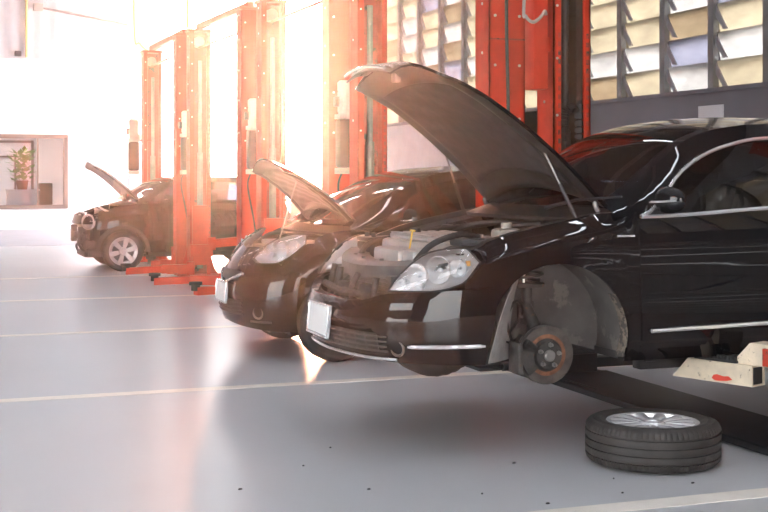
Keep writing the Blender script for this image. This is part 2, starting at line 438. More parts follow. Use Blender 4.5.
mb = MB(); mb.box(WX0, WX1, FARY+.09, FARY+.10, WZ0, WZ1); mb.build('pane', glassy('office_glass', (.93, .93, .95)), win, smooth=0)
# the office behind it
mb = MB()
mb.box(-1, 4.2, FARY+4.0, FARY+4.1, 0, 3); mb.box(4.2, 4.3, FARY+.2, FARY+4.1, 0, 3); mb.box(-1.1, -1, FARY+.2, FARY+4.1, 0, 3); mb.box(-1.1, 4.3, FARY+.2, FARY+4.1, 3, 3.1)
struct(mb, 'wall_office', M['white_wall'], smooth=0)
mb = MB()
mb.box(1.95, 2.02, FARY+3.9, FARY+4.0, 0, 2.45); mb.box(2.98, 3.05, FARY+3.9, FARY+4.0, 0, 2.45); mb.box(1.95, 3.05, FARY+3.9, FARY+4.0, 2.38, 2.45); mb.box(2.0, 2.6, FARY+3.9, FARY+4.0, 1.95, 2.0)
mb.box(2.5, 2.55, FARY+3.88, FARY+4.0, 0, 2.0)
struct(mb, 'door_1', M['brown_frame'], smooth=0)
t = thing('office_fill_lamp', 'unseen fill lamp added to brighten the office behind the far window', 'lamp', (2.0, FARY+1.9, 2.9))  # unseen glowing panel, added to brighten the office
mb = MB(); mb.bbox(-1.2, 1.2, -.6, .6, .02, .10, .01); mb.build('housing', M['counter'], t)
mb = MB(); mb.box(-1.15, 1.15, -.55, .55, .0, .02); mb.build('diffuser', pbr('fill_light_diffuser', (1, 1, 1), .5, emit=(1, .98, .96), estr=9.0), t, smooth=0)
t = thing('reception_counter', 'low white counter seen through the far office window', 'counter', (2.55, FARY+1.5, 0))
mb = MB(); mb.bbox(-.42, .42, -.25, .25, 0, 1.0, .02); mb.build('cabinet', M['counter'], t)
mb = MB(); mb.bbox(-.45, .45, -.28, .28, 1.0, 1.03, .008); mb.build('countertop', M['counter'], t)
t = thing('potted_plant', 'bushy green plant on the white counter behind the office window', 'plant', (2.55, FARY+1.5, 1.03))
mb = MB(); mb.lathe([(0, 0), (.13, 0), (.17, .25), (.15, .25), (.13, .2), (0, .2)], 20); mb.build('pot', M['pot'], t)
mb = MB(); rnd = random.Random(3)
for k in range(170):
    a = rnd.uniform(0, 2*PI); r = rnd.uniform(.02, .30); z = rnd.uniform(.22, 1.05); q = Vector((r*math.cos(a), r*math.sin(a)*.7, z))
    d = Vector((math.cos(a), math.sin(a), rnd.uniform(-.3, .9))).normalized(); w = d.cross(Vector((0, 0, 1))).normalized()*rnd.uniform(.05, .08); l = rnd.uniform(.16, .28)
    mb.add([q, q+d*l*.5+w, q+d*l, q+d*l*.5-w], [(0, 1, 2, 3)])
mb.build('foliage', M['leaf'], t, weld=False, solid=.002)
t = thing('office_chair', 'dark grey chair beside the counter behind the office window', 'chair', (3.33, FARY+1.9, 0), .5)
mb = MB(); mb.bbox(-.22, .22, -.22, .22, .44, .52, .03); mb.build('seat', M['seat'], t)
mb = MB(); mb.bbox(-.22, .22, .18, .24, .58, 1.2, .025); mb.box(-.03, .03, .20, .23, .48, .6); mb.build('backrest', M['seat'], t)
mb = MB(); mb.cyl((0, 0, .08), (0, 0, .44), .025)
for k in range(5): mb.tube([(0, 0, .1), (.25*math.cos(k*1.2566), .25*math.sin(k*1.2566), .03)], .018)
mb.build('swivel_base', M['steel'], t)

# wall fittings on the far wall
mb = MB(); mb.tube([(2.55, FARY-.06, 4.56), (2.55, FARY-.06, 7.4)], .035, 10); tag(mb.build('wall_pipe', M['pipe_y']), 'thin yellow pipe running up the pale cladding of the far wall', 'pipe')
mb = MB(); mb.bbox(2.25, 2.42, FARY-.10, FARY, 4.58, 4.72, .01); tag(mb.build('junction_box', M['plastic_m']), 'small grey box low on the cladding beside the yellow pipe', 'box')
t = thing('sloping_rail', 'dark slanting rail with a bracket high on the far wall', 'rail', (2.85, FARY-.1, 5.9))
mb = MB(); mb.tube([(0, 0, 0), (2.35, 0, -.38)], .03, 8); mb.build('tube', M['mullion'], t)
mb = MB(); mb.bbox(-.13, .13, -.05, .1, -.10, .10, .02); mb.build('bracket', M['roofsteel'], t)

# right-hand wall: grey panel, strip of awning windows, open gateway at the far end
SILL, PANB, GATE0, GATE1 = 2.44, 1.50, 26.2, 34.6
mb = MB()
mb.box(SIDEX, SIDEX+.2, NEARY, GATE0, PANB, SILL, 0)
mb.box(SIDEX-.03, SIDEX+.2, NEARY, GATE0, SILL-.05, SILL+.0, 0)
mb.box(SIDEX, SIDEX+.2, 16.6, GATE0, PANB, SILL, 0)
struct(mb, 'wall_right', [M['grey_wall']], smooth=0)
mb = MB(); mb.box(SIDEX-.02, SIDEX, 18.2, GATE0, PANB, SILL-.06); struct(mb, 'wall_right_panel', M['pale_panel'], smooth=0)
mb = MB()
for k in range(10): mb.bbox(SIDEX, SIDEX+.16, NEARY, GATE0, k*.15, k*.15+.143, .01)
struct(mb, 'wall_right_base', pbr('pale_block_course', (.42, .41, .40), .8, vary=.2, vscale=5, bump=.3), smooth=0)
mb = MB(); mb.box(SIDEX, SIDEX+.2, NEARY, FARY, 6.3, 7.6); mb.box(SIDEX, SIDEX+.2, GATE1+.2, FARY+.2, 0, 6.3)
mb.box(SIDEX-.05, SIDEX+.25, GATE0-.15, GATE0+.15, 0, 6.3)
struct(mb, 'wall_right_head', M['pale_panel'], smooth=0)
# posts and tilted sheets
ys = [11.52-1.03*k for k in range(18, 0, -1)]+[11.52+1.03*k for k in range(0, 15)]
ys = [y for y in ys if NEARY < y < GATE0-.3]
for w, y0 in enumerate(ys):
    y1 = ys[w+1] if w+1 < len(ys) else GATE0-.15
    mb = MB(); mb.box(SIDEX-.035, SIDEX+.04, y0-.055, y0+.055, SILL, 6.3)
    wo = struct(mb, 'window_%d' % (w+2), M['mullion'], smooth=0)
    mb = MB(); hrow = .33; rr = random.Random(100+w)
    for k in range(12):
        z = SILL+k*hrow-.02; o1 = .02; o2 = .085+rr.uniform(-.015, .015)
        ya, yb = y0-.03, y1+.03; tilt = rr.uniform(-.04, .04)
        v = [(SIDEX+o2, ya, z+tilt-.03), (SIDEX+o2, yb, z-tilt-.03), (SIDEX+o1, yb, z+hrow), (SIDEX+o1, ya, z+hrow)]
        mb.add(v+[(p[0]+.012, p[1], p[2]) for p in v], [(3,2,1,0),(4,5,6,7),(0,1,5,4),(2,3,7,6),(1,2,6,5),(3,0,4,7)], rr.choice([0, 1, 1, 1, 2, 2, 2, 3]))
    mb.build('pane', PANES, wo, smooth=0)
    mb = MB()
    for k in range(12):                                        # slim stay bars that hold the sheets open
        z = SILL+k*hrow
        mb.add([(SIDEX, y1-.05, z+.30), (SIDEX, y1-.05, z+.16), (SIDEX, y1-.20, z+.0), (SIDEX, y1-.28, z+.0)], [(0, 1, 2, 3)])
    mb.build('stay', M['stay'], wo, smooth=0, solid=.01)
# notice on the grey wall
mb = MB(); mb.box(SIDEX-.012, SIDEX-.002, 12.33, 12.83, 1.98, 2.24); tag(mb.build('paper_notice', M['paper'], smooth=0), 'blank white sheet fixed to the grey wall above the sedan roof', 'notice')

# near wall with its gateway behind the camera, left wall, roof with narrow skylights
NG0, NG1 = -5.6, 1.1
mb = MB(); mb.box(LEFTX-1, NG0, NEARY-.2, NEARY, 0, 7.6); mb.box(NG1, SIDEX+.3, NEARY-.2, NEARY, 0, 7.6); mb.box(NG0, NG1, NEARY-.2, NEARY, 4.0, 7.6); struct(mb, "wall_near", M['dark_wall'], smooth=0)
mb = MB(); mb.box(LEFTX-.2, LEFTX, 4.0, FARY, 0, 7.6); mb.box(LEFTX-.2, LEFTX, NEARY, 4.0, 5.2, 7.6); struct(mb, 'wall_left', M['left_wall'], smooth=0)
mb = MB(); SKY = [(-5.2, -4.95), (-2.5, -2.3), (1.0, 1.16), (3.1, 3.24), (5.1, 5.26)]; xs = [LEFTX-2]  # some of these unseen slits are added to streak the car reflections
for a, b2 in SKY: xs += [a, b2]
xs.append(SIDEX+.3)
for a, b2 in zip(xs[0::2], xs[1::2]): mb.box(a, b2, NEARY-.2, FARY+.2, 7.6, 7.7)
for a, b2 in SKY:
    for k in range(11): mb.box(a, b2, NEARY+k*4.0-.2, NEARY+k*4.0+1.1, 7.6, 7.7)
struct(mb, 'ceiling', M['roof'], smooth=0)
mb = MB()
for k in range(9):
    y = -5+k*5.0
    mb.box(LEFTX-2, SIDEX, y-.08, y+.08, 7.25, 7.55)
struct(mb, 'ceiling_beams', M['roofsteel'], smooth=0)
# ---------------------------------------------------------------- two-post lifts
def column(parent, x, y, face, power=None, box=False, detail=False, arm_z=.35, w=.295, foot='red'):
    """face: -1 opens towards -y, +1 towards +y"""
    h, d, t = 3.46, .25, .014
    def fy(v): return y+v*face                      # 0 = back plate, + = open side
    def bx(mb, x0, x1, a, b2, z0, z1, mat=0): mb.box(x+x0, x+x1, min(fy(a), fy(b2)), max(fy(a), fy(b2)), z0, z1, mat)
    mb = MB()
    bx(mb, -w/2, w/2, 0, t, .02, h); bx(mb, -w/2, -w/2+t, 0, d, .02, h); bx(mb, w/2-t, w/2, 0, d, .02, h)
    bx(mb, -w/2, -w/2+.062, d-t, d, .02, h); bx(mb, w/2-.05, w/2, d-t, d, .02, h)
    bx(mb, -w/2+t, w/2-t, t, t+.003, .02, h, 1)  # inner face in darker red stands for shade in the channel
    bx(mb, -w/2-.02, w/2+.02, -.02, d, h, h+.035)   # cap
    mc = mb
    mb = mc; mb.cur = 2                               # bolt heads and ladder holes stay in the column's skin
    for z in (1.85, 2.25, 2.62, 3.0, 3.3):
        for sx in (-.10, .10): mb.cyl((x+sx, fy(-.008), z), (x+sx, fy(.0), z), .011, 8)
        mb.cyl((x-w/2+.03, fy(d+.006), z), (x-w/2+.03, fy(d-.004), z), .010, 8)
        for sx in (-1, 1): mb.cyl((x+sx*(w/2+.006), fy(.12), z+.1), (x+sx*(w/2-.002), fy(.12), z+.1), .011, 8)
    for k in range(34):
        z = .35+k*.062
        bx(mb, w/2-.034, w/2-.012, d, d+.002, z, z+.034, 3)
        if detail: bx(mb, -w/2+.038, -w/2+.058, d, d+.002, z, z+.034, 3)
    c = mb.build('column', [M['red'], M['red_in'], M['bolt'], M['red_in']], parent, smooth=0)
    mb = MB()                                         # base plate with gussets
    bx(mb, -.30, .30, -.17, d+.09, .0, .02)
    for sx in (-1, 1):
        g = [(x+sx*w/2, .02), (x+sx*.29, .02), (x+sx*.24, .10), (x+sx*w/2, .42)]
        if sx < 0: g = g[::-1]
        mb.prism(g, min(fy(.05), fy(.07)), max(fy(.05), fy(.07)))
    mb.build('base_plate', M[foot], c, smooth=0)
    mb = MB(); bx(mb, -.115, .115, .03, d+.03, arm_z-.22, arm_z+.62)
    bx(mb, -.16, .16, d+.012, d+.10, arm_z-.10, arm_z+.07)
    mb.build('carriage', M['red'], c, smooth=0)
    mb = MB(); mb.cyl((x+.03, fy(.09), arm_z+.6), (x+.03, fy(.09), h-.4), .028, 10); mb.cyl((x+.03, fy(.09), .1), (x+.03, fy(.09), 1.75), .042, 12)
    mb.cyl((x-.055, fy(.07), .3), (x-.055, fy(.07), h-.05), .006, 6); mb.build('hydraulic_ram', M['tank'] if detail else M['steel'], c)
    mb = MB(); mb.cyl((x, fy(.05), h-.14), (x, fy(.18), h-.14), .075, 20); mb.build('cable_pulley', M['steel'], c)
    if detail:                                        # drag chain and dark cable guide in the open channel
        mb = MB()
        pth = [(x-.02, fy(.17), 1.30), (x-.02, fy(.17), 1.82), (x+.02, fy(.17), 1.89), (x+.055, fy(.17), 1.91), (x+.09, fy(.17), 1.88), (x+.10, fy(.17), 1.82), (x+.10, fy(.17), .5)]
        cr = crom(pth, 9)
        for a, b2 in zip(cr, cr[1:]):
            A, B = Vector(a), Vector(b2); L = (B-A).length
            for q in range(max(1, int(L/.035))):
                p0 = A+(B-A)*((q+.08)/max(1, int(L/.035))); p1 = A+(B-A)*((q+.82)/max(1, int(L/.035)))
                mb.tube([p0, p1], .036, 4)
        mb.build('drag_chain', M['cable'], c, smooth=0)
        mb = MB(); bx(mb, .085, .14, t+.004, .16, .1, h-.02); mb.build('cable_guide', M['tank'], c, smooth=0)
        mb = MB(); bx(mb, -.035, .035, t, t+.02, 2.53, 2.68); mb.build('latch_cover', M['tank'], c, smooth=0)
        mb = MB(); mb.tube([(x-.0, fy(.03), 2.54), (x-.0, fy(.03), 1.9)], .012, 6); mb.tube([(x+.02, fy(.03), 2.54), (x+.02, fy(.03), 1.9)], .008, 6); mb.build('release_cable', M['steel'], c)
        mb = MB(); mb.cyl((x-.02, fy(.2), 1.22), (x-.02, fy(.2), 1.60), .008, 6); mb.build('pale_rod', M['paper'], c)
    if box:
        mb = MB(); mb.bbox(x-w/2-.15, x-w/2-.04, fy(d)-.0, fy(d)+.15, 2.03, 3.40, .008); mb.box(x-w/2-.06, x-w/2, fy(d)+.05, fy(d)+.09, 2.3, 2.4); mb.box(x-w/2-.06, x-w/2, fy(d)+.05, fy(d)+.09, 3.0, 3.1); mb.build('control_trunk', M['red'], c)
    if power:
        px, py = x+power[0], y+power[1]
        mb = MB(); mb.bbox(px-.085, px+.085, py-.085, py+.085, 1.50, 1.98, .035); mb.build('oil_tank', M['tank'], c)
        mb = MB(); mb.bbox(px-.087, px+.087, py-.087, py+.087, 1.44, 1.50, .01); mb.build('tank_foot', M['motor'], c); mb = MB(); mb.bbox(px-.087, px+.087, py-.087, py+.087, 1.98, 2.03, .01)
        mb.build('tank_rim', M['motor'], c, smooth=30); mb = MB(); mb.bbox(px-.02, px+.13, py-.02, py+.05, 2.03, 2.11, .006); mb.build('pump_block', M['motor'], c)
        mb = MB(); mb.lathe([(0, 2.03), (.07, 2.03), (.07, 2.26), (.078, 2.26), (.078, 2.34), (.055, 2.36), (0, 2.36)], 20, (px, py, 0))
        for k in range(14):
            a = 2*PI*k/14; mb.tube([(px+.072*math.cos(a), py+.072*math.sin(a), 2.05), (px+.072*math.cos(a), py+.072*math.sin(a), 2.25)], .006, 4)
        mb.build('motor', M['motor'], c)
        mb = MB(); mb.bbox(px-.115, px-.075, py-.04, py+.04, 2.10, 2.20, .01); mb.build('switch_box', M['plastic'], c)
        mb = MB(); mb.tube(crom([(px-.05, py-.06, 1.46), (px-.10, py-.08, 1.3), (px-.02, py-.05, .9), (px+.05, py, .5)], 6), .010, 6); mb.build('hydraulic_hose', M['hose'], c)
        mb = MB(); mb.box(min(px, x)-.03, max(px, x)+.03, min(py, y)-.0, max(py, y), 1.99, 2.02); mb.build('bracket', M['red'], c, smooth=0)
    return c
def arm(parent, p0, p1, p2, mat, w=.055, h=.045, pad=True):
    """two-stage swing arm from the carriage p0 through p1 to the pad at p2"""
    mb = MB()
    def beam(a, b2, w, h, m=0):
        A, B = Vector(a), Vector(b2); t = (B-A).normalized(); n = Vector((-t.y, t.x, 0)).normalized(); u = t.cross(n)*-1
        u = Vector((0, 0, 1))
        v = [P+n*sx*w+u*sz*h for P in (A, B) for sz in (-1, 1) for sx in (-1, 1)]
        mb.add(v, [(0,1,3,2),(4,6,7,5),(0,4,5,1),(2,3,7,6),(0,2,6,4),(1,5,7,3)], m)
    beam(p0, p1, w*1.25, h*1.3); P1, P2 = Vector(p1), Vector(p2); beam(P1-(P2-P1).normalized()*.15, p2, w, h)
    mb.cyl((p0[0], p0[1], p0[2]-h*2), (p0[0], p0[1], p0[2]+h*2), .06, 14)
    o = mb.build('swing_arm', mat, parent, smooth=0)
    if pad:
        mb = MB(); mb.lathe([(0, -.04), (.05, -.04), (.05, .02), (.075, .025), (.075, .06), (0, .06)], 18, (p2[0], p2[1], p2[2]+h)); mb.build('lift_pad', M['rub_pad'], o)
    return o
def lift(name, label, npos, fpos, arms, beam_z=3.46, **kw):
    t = thing('car_lift', label, 'car lift', (0, 0, 0), 0, 'red two-post car lifts along the row of bays')
    cn = column(t, npos[0], npos[1], 1, **kw.get("near", {}))
    cf = column(t, fpos[0], fpos[1], -1, **kw.get('far', {}))
    if beam_z:
        mb = MB()
        A, B = Vector((npos[0], npos[1]+.1, beam_z+.07)), Vector((fpos[0], fpos[1]-.1, beam_z+.07))
        d = (B-A); n = Vector((-d.y, d.x, 0)).normalized()
        v = [P+n*sx*.035+Vector((0, 0, sz)) for P in (A, B) for sz in (-.035, .045) for sx in (-1, 1)]
        mb.add(v, [(0,1,3,2),(4,6,7,5),(0,4,5,1),(2,3,7,6),(0,2,6,4),(1,5,7,3)])
        v = [P+n*sx*.012+Vector((0, 0, sz)) for P in (A, B) for sz in (-.30, -.275) for sx in (-1, 1)]
        mb.add(v, [(0,1,3,2),(4,6,7,5),(0,4,5,1),(2,3,7,6),(0,2,6,4),(1,5,7,3)])
        mb.build('cross_beam', M['red'], t, smooth=0)
    for a in arms: arm(t, *a)
    return t
PW = (-.02, -.13)
L1 = lift('a', 'nearest red lift, its open channel with a black drag chain, holding up the dark sedan', (5.95, 4.98), (4.295, 8.22), [], 0, near=dict(arm_z=.40, foot='black_steel'), far=dict(box=True, detail=True, arm_z=.35, foot='black_steel'))
L2 = lift('b', 'red lift around the small hatchback, second from the sedan, black cable down one post', (4.10, 8.62), (4.00, 11.62), [], near=dict(arm_z=.3, foot='black_steel'), far=dict(arm_z=.3))
L3 = lift('c', 'red lift in the empty bay beyond the hatchback, cream motor on its near post', (3.92, 12.02), (3.86, 14.72), [((3.75, 14.55, .11), (3.3, 14.4, .11), (2.9, 14.3, .11), M['red'])], near=dict(power=PW, arm_z=.3), far=dict(arm_z=.3))
L4 = lift('d', 'red lift in the empty bay in front of the black crossover, arms lying low', (3.80, 15.22), (3.67, 18.02), [((3.55, 15.75, .10), (3.2, 16.0, .10), (2.75, 16.15, .08), M['red']), ((3.52, 17.72, .12), (3.1, 17.70, .12), (2.62, 17.72, .10), M['red']), ((3.82, 17.72, .46), (4.3, 17.70, .50), (4.75, 17.6, .52), M['red'])], near=dict(power=PW, arm_z=.3), far=dict(arm_z=.38))
L5 = lift('e', 'farthest red lift, standing around the black crossover at the end of the row', (3.60, 18.42), (3.56, 21.35), [((3.5, 18.7, .12), (3.3, 18.8, .12), (3.15, 18.82, .12), M['red'])], near=dict(power=PW, arm_z=.3), far=dict(power=(-.29, -.10), arm_z=.3))

# cables on the lift posts and the steel plate between the first pair
c2 = L2.children[0]
mb = MB(); mb.bbox(4.10-.18, 4.10+.18, 8.58, 8.92, .02, .50, .02); mb.build('foot_box', M['black_cover'], c2)  # plain black box round the foot of this post
mb = MB(); mb.tube(crom([(4.09, 8.60, 3.5), (4.085, 8.60, 2.6), (4.10, 8.60, 1.9), (4.10, 8.60, 1.0)], 6), .013, 6); mb.build('power_cable', M['cable'], c2)
mb = MB(); mb.box(4.10-.15, 4.10+.15, 8.613, 8.62, 2.44, 2.452)
mb.build('joint_seam', M['red_in'], c2, smooth=0)
c1 = L1.children[1]
mb = MB(); mb.tube([(3.62, 18.44, 3.48), (3.62, 18.44, 7.2)], .02, 6); mb.build('supply_conduit', M['pipe_y'], L5.children[0])
mb = MB(); mb.tube(crom([(3.50, 21.25, 3.50), (3.36, 21.2, 3.62), (3.27, 21.2, 3.95), (3.26, 21.2, 7.2)], 6), .018, 6); mb.build('supply_cable', M['pipe_y'], L5.children[1])
mb = MB(); mb.bbox(4.295-.18, 4.295+.18, 7.92, 8.26, .02, .42, .02); mb.build('foot_box', M['black_steel'], c1)  # black box round the lower end of the post
mb = MB(); mb.tube(crom([(3.96, 7.93, 3.5), (3.90, 7.93, 2.62), (3.915, 7.93, 2.53), (3.97, 7.93, 2.49), (4.03, 7.93, 2.53), (4.06, 7.93, 2.57), (4.08, 7.95, 2.55)], 8), .012, 8); mb.build('looped_hose', M['grey_hose'], c1)
mb = MB(); mb.bbox(4.02, 4.56, 5.25, 7.95, .003, .045, .01)
for k in range(26): mb.cyl((4.08, 7.75-k*.02, .045), (4.08, 7.75-k*.02, .049), .006, 6, 0)
mb.build('floor_bridge_plate', M['black_steel'], L1, smooth=0)
# black arm at the far side of the sedan, low over the floor
mb = MB(); mb.bbox(3.84, 4.80, 7.93, 8.03, .07, .14, .008); mb.bbox(4.05, 4.15, 7.9, 8.1, .05, .35, .01); mb.cyl((3.82, 7.98, .105), (3.76, 7.98, .105), .032, 12); mb.cyl((3.76, 7.98, .105), (3.74, 7.98, .105), .018, 10)
o = mb.build('swing_arm', M['black_steel'], L1); o['label'] = 'black swing arm with round end'
mb = MB(); mb.bbox(3.75, 4.75, 7.10, 7.20, .30, .36, .01); mb.bbox(3.77, 3.85, 7.08, 7.22, .36, .475, .01); o = mb.build('swing_arm', M['black_steel'], L1)
# chipped cream arm on the near side: open square tube, sleeve, pad rack (u along the arm, v across)
AO, E1, E2 = Vector((3.865, 6.02, 0)), Vector((.345, -.939, 0)), Vector((.939, .345, 0))
def armxf(p): q = AO+E1*p[0]+E2*p[1]; return (q.x, q.y, p[2])
mb = MB(); t_ = .009; z0, z1, LA, SL = .328, .437, .505, .10
for v0, v1 in ((0, t_), (.115-t_, .115)): mb.prism([(0, z0), (LA, z0), (LA, z1), (SL, z1)], v0, v1)
mb.box(0, LA, t_, .115-t_, z0, z0+t_); mb.box(SL, LA, t_, .115-t_, z1-t_, z1); mb.add([(0, 0, z0), (0, .115, z0), (SL, .115, z1), (SL, 0, z1)], [(0, 3, 2, 1)])
ca = mb.xf(armxf).build('swing_arm', M['cream'], L1, smooth=0); ca['label'] = 'chipped cream swing arm with open tube end'
mb = MB(); mb.box(.20, LA-.010, t_, .115-t_, z0+t_, z1-t_); mb.xf(armxf).build('tube_shade_block', M['black_cover'], ca, smooth=0)  # black block puts the shade of the open tube into colour
mb = MB(); mb.prism([(.36, .437), (1.05, .437), (1.05, .552), (.47, .552)], .03, .16); mb.xf(armxf).build('arm_sleeve', M['cream'], ca, smooth=0)
mb = MB(); mb.bbox(.56, .80, .005, .028, .442, .535, .006); mb.xf(armxf).build('sleeve_inner', M['red_in'], ca)
pts = [(.255, .348), (.275, .336), (.31, .338), (.35, .342), (.385, .352), (.36, .368), (.33, .364), (.29, .371), (.268, .366)]
mb = MB(); mb.add([(u, -.0012, z) for u, z in pts], [tuple(range(len(pts)))]); mb.xf(armxf).build('paint_smear', M['red_smear'], ca, smooth=0, solid=.001)
rr = random.Random(9)
mb = MB(); mb.bbox(.13, .40, .012, .10, .437, .452, .005)
for k in range(12):
    for j in range(2): mb.bbox(.137+k*.022, .153+k*.022, .014+j*.045, .05+j*.045, .45, .466+rr.uniform(0, .010), .003)
mb.xf(armxf).build('rubber_pad', M['rub_pad'], ca, smooth=0)
mb = MB(); mb.bbox(3.64, 3.95, 5.99, 6.07, .375, .43, .01); mb.bbox(3.665, 3.735, 5.97, 6.09, .42, .478, .01); mb.build('lift_pad', M['black_steel'], ca)
mb = MB(); a0 = armxf((.98, .09, .49)); mb.tube([a0, (5.95, 5.24, .45)], .075, 4); mb.build('arm_link', M['red'], ca, smooth=0)

# ---------------------------------------------------------------- wheels
def wheel_mbs(ro, w, rr, nsp, face=.0, twin=False, seg=144):
    """axis z, outer face up, centred; returns tyre, rim, recess"""
    ty = MB(); h = w/2
    prof = [(rr-.006, -h*.80), (rr+.012, -h*.93), (rr+.05, -h), (ro-.045, -h*.985), (ro-.016, -h*.86)]
    for g0 in (-.46, -.15, .15, .46):
        prof += [(ro-.001-.006*abs(g0), (g0-.05)*w), (ro-.009, (g0-.035)*w), (ro-.009, (g0+.035)*w*1.0), (ro-.001-.006*abs(g0), (g0+.05)*w)] if abs(g0) < .4 else []
    prof = [(rr-.004, -h*.72), (rr+.010, -h*.90), (rr+.05, -h), (ro-.050, -h*.99), (ro-.018, -h*.90), (ro-.006, -h*.78)]
    for g0 in (-.27, -.09, .09, .27):
        prof += [(ro, (g0-.032)*w), (ro-.010, (g0-.022)*w), (ro-.010, (g0+.022)*w), (ro, (g0+.032)*w)]
    prof += [(ro-.006, h*.78), (ro-.018, h*.90), (ro-.034, h*.955), (ro-.036, h*.975), (ro-.050, h*.99), (rr+.055, h), (rr+.050, h*1.012), (rr+.045, h), (rr+.010, h*.90), (rr-.004, h*.72)]
    sh = {5, 6, 21, 22}; n1 = len(prof)
    idx = [i for i, (r, z) in enumerate(prof) if r > ro-.02 and abs(z) > h*.55]
    ty.lathe(prof, seg, mod=lambda r, j, k: r-(.006 if (j in idx and k % 3 == 0) else 0))
    rim = MB()
    rim.lathe([(rr-.035, -h*.75), (rr-.004, -h*.80), (rr-.004, -h*.7), (rr-.03, -h*.5), (rr-.03, h*.55), (rr-.006, h*.72), (rr+.008, h*.80), (rr+.010, h*.86), (rr+.002, h*.88), (rr-.012, h*.84), (rr-.016, h*.68), (rr-.030, h*.62), (rr-.045, h*.5), (rr-.045, -h*.5), (rr-.035, -h*.75)], 72)
    zf = h*.84+face; zh = h*.74+face
    for k in range(nsp):
        for tw in ((-1, 1) if twin else (0,)):
            a0 = 2*PI*k/nsp; da = tw*.16
            cols = []
            for j in range(7):
                t = j/6; r = lerp(.045, rr-.012, t); a = a0+da*lerp(.9, .62, t)*(1 if twin else 0)
                wd = (lerp(.018, .021, t) if twin else lerp(.012, .030, t)*(1 if nsp > 9 else 1.3)); z = lerp(zh, zf, t**1.5)+.006*math.sin(PI*t)
                ca_, sa = math.cos(a), math.sin(a)
                ring = [(-wd, -.030), (-wd, -.006), (-wd*.62, 0), (wd*.62, 0), (wd, -.006), (wd, -.030)]
                cols.append([(r*ca_-q*sa, r*sa+q*ca_, z+dz) for q, dz in ring])
            rim.rows(cols, flip=True)
    rim.lathe([(0, zh-.05), (.062, zh-.05), (.066, zh), (.055, zh+.012), (.04, zh+.010), (.034, zh+.004), (0, zh+.004)], 40)
    rec = MB(); rec.lathe([(rr-.020, h*.66), (rr-.05, h*.45), (rr-.05, -h*.3), (0, -h*.3)], 48)
    for k in range(5):
        a = 2*PI*k/5+.3; rec.cyl((.075*math.cos(a), .075*math.sin(a), zh-.04), (.075*math.cos(a), .075*math.sin(a), zh+.0), .009, 6)
    return ty, rim, rec
def mounted(parent, x, y, z, ro, w, rr, nsp, twin=False, side=-1, spin=.3, alloy=True, seg=96, steer=0):
    ty, rim, rec = wheel_mbs(ro, w, rr, nsp, twin=twin, seg=seg)
    cs, sn = math.cos(spin), math.sin(spin); ct, st = math.cos(steer), math.sin(steer)
    def f(p):
        px, py = p[0]*cs-p[1]*sn, p[0]*sn+p[1]*cs
        v = (px, side*p[2], py) if side < 0 else (-px, p[2], py)
        return (v[0]*ct-v[1]*st+x, v[0]*st+v[1]*ct+y, v[2]+z)
    for q in (ty, rim, rec): q.xf(f)
    t = ty.build('wheel', M['rubber'], parent, smooth=35)
    rim.build('rim', M['alloy'] if alloy else M['steel'], t, smooth=35); rec.build('hub_recess', M['alloy_shade'], t, smooth=35)
    return t

# the wheel that was taken off, lying on the floor
t = thing('loose_wheel', 'loose tyre with silver alloy rim lying flat on the floor under the sedan', 'wheel', (3.425, 5.515, 0), .35)
ty, rim, rec = wheel_mbs(.334, .215, .222, 13, seg=216)
for q in (ty, rim, rec): q.xf(lambda p: (p[0], p[1], p[2]+.1086))
ty.build('tyre', M['rubber'], t, smooth=35); rim.build('rim', M['alloy'], t, smooth=35); rec.build('hub_recess', M['alloy_shade'], t, smooth=35)
mb = MB(); mb.lathe([(0, .186), (.032, .186), (.034, .178), (.050, .176), (.052, .170)], 28); mb.build('hub_centre', M['rust'], t)
# ---------------------------------------------------------------- cars
def frange(a, b, n): return [a+(b-a)*i/n for i in range(n+1)]
def panel(G, cols, zlo, zhi, rows=8, off=0.0, crown=0.0, ch=.1, sd=1, mb=None, use_s=False, mat=None):
    """skin patch on the body side between two height curves; cols are x (or arc) positions"""
    mb = mb or MB(); out = []
    for q in cols:
        s = q if use_s else G.s_at(q)*(1 if sd > 0 else 1)
        bx = q if not use_s else G.plan(abs(q))[0]
        kx = q if use_s else bx
        a, b = zlo(kx), zhi(kx); c = []
        for j in range(rows+1):
            z = lerp(a, b, j/rows); p = G.P(s, z, off, sd)
            if crown:
                t = clamp((z-(b-ch))/ch); p = (p[0], p[1]*(1-(crown(bx) if callable(crown) else crown)*t*t), p[2])
            c.append(p)
        out.append(c)
    mb.rows(out, flip=(sd < 0), mat=mat); return mb
def archcols(G, x0, x1, n):
    xs = set(frange(x0, x1, n))
    for xc, r, zc in G.arches:
        for k in range(29):
            x = xc-r*math.cos(PI*k/28)
            if x0 <= x <= x1: xs.add(x)
    xs = sorted(xs); out = [xs[0]]
    for x in xs[1:]:
        if x-out[-1] > .002: out.append(x)
    return out
def lip(G, i, parent, name, sd=1, depth=.03, mat='paint'):
    xc, r, zc = G.arches[i]; mb = MB(); cols = []
    for k in range(49):
        x = xc-r*math.cos(PI*k/48)*.9999; z = G.arch(x)
        p = G.Px(x, z, 0.002, sd); q = (p[0], p[1]*(1-depth/abs(p[1])), p[2]+.004); cols.append([p, ((p[0]+q[0])/2, (p[1]+q[1])/2, q[2]-.001), q])
    mb.rows(cols, flip=sd > 0); return mb.build(name, M[mat], parent)
def roofgrid(G, bow, crn, x0, x1, v0=-1, v1=1, nx=14, nv=20, dz=0.0):
    mb = MB()
    mb.grid(lambda u, v: (lambda p: (p[0], p[1], p[2]+dz))(G.T(lerp(x0, x1, u), lerp(v0, v1, v), bow, crn)), nx, nv); return mb
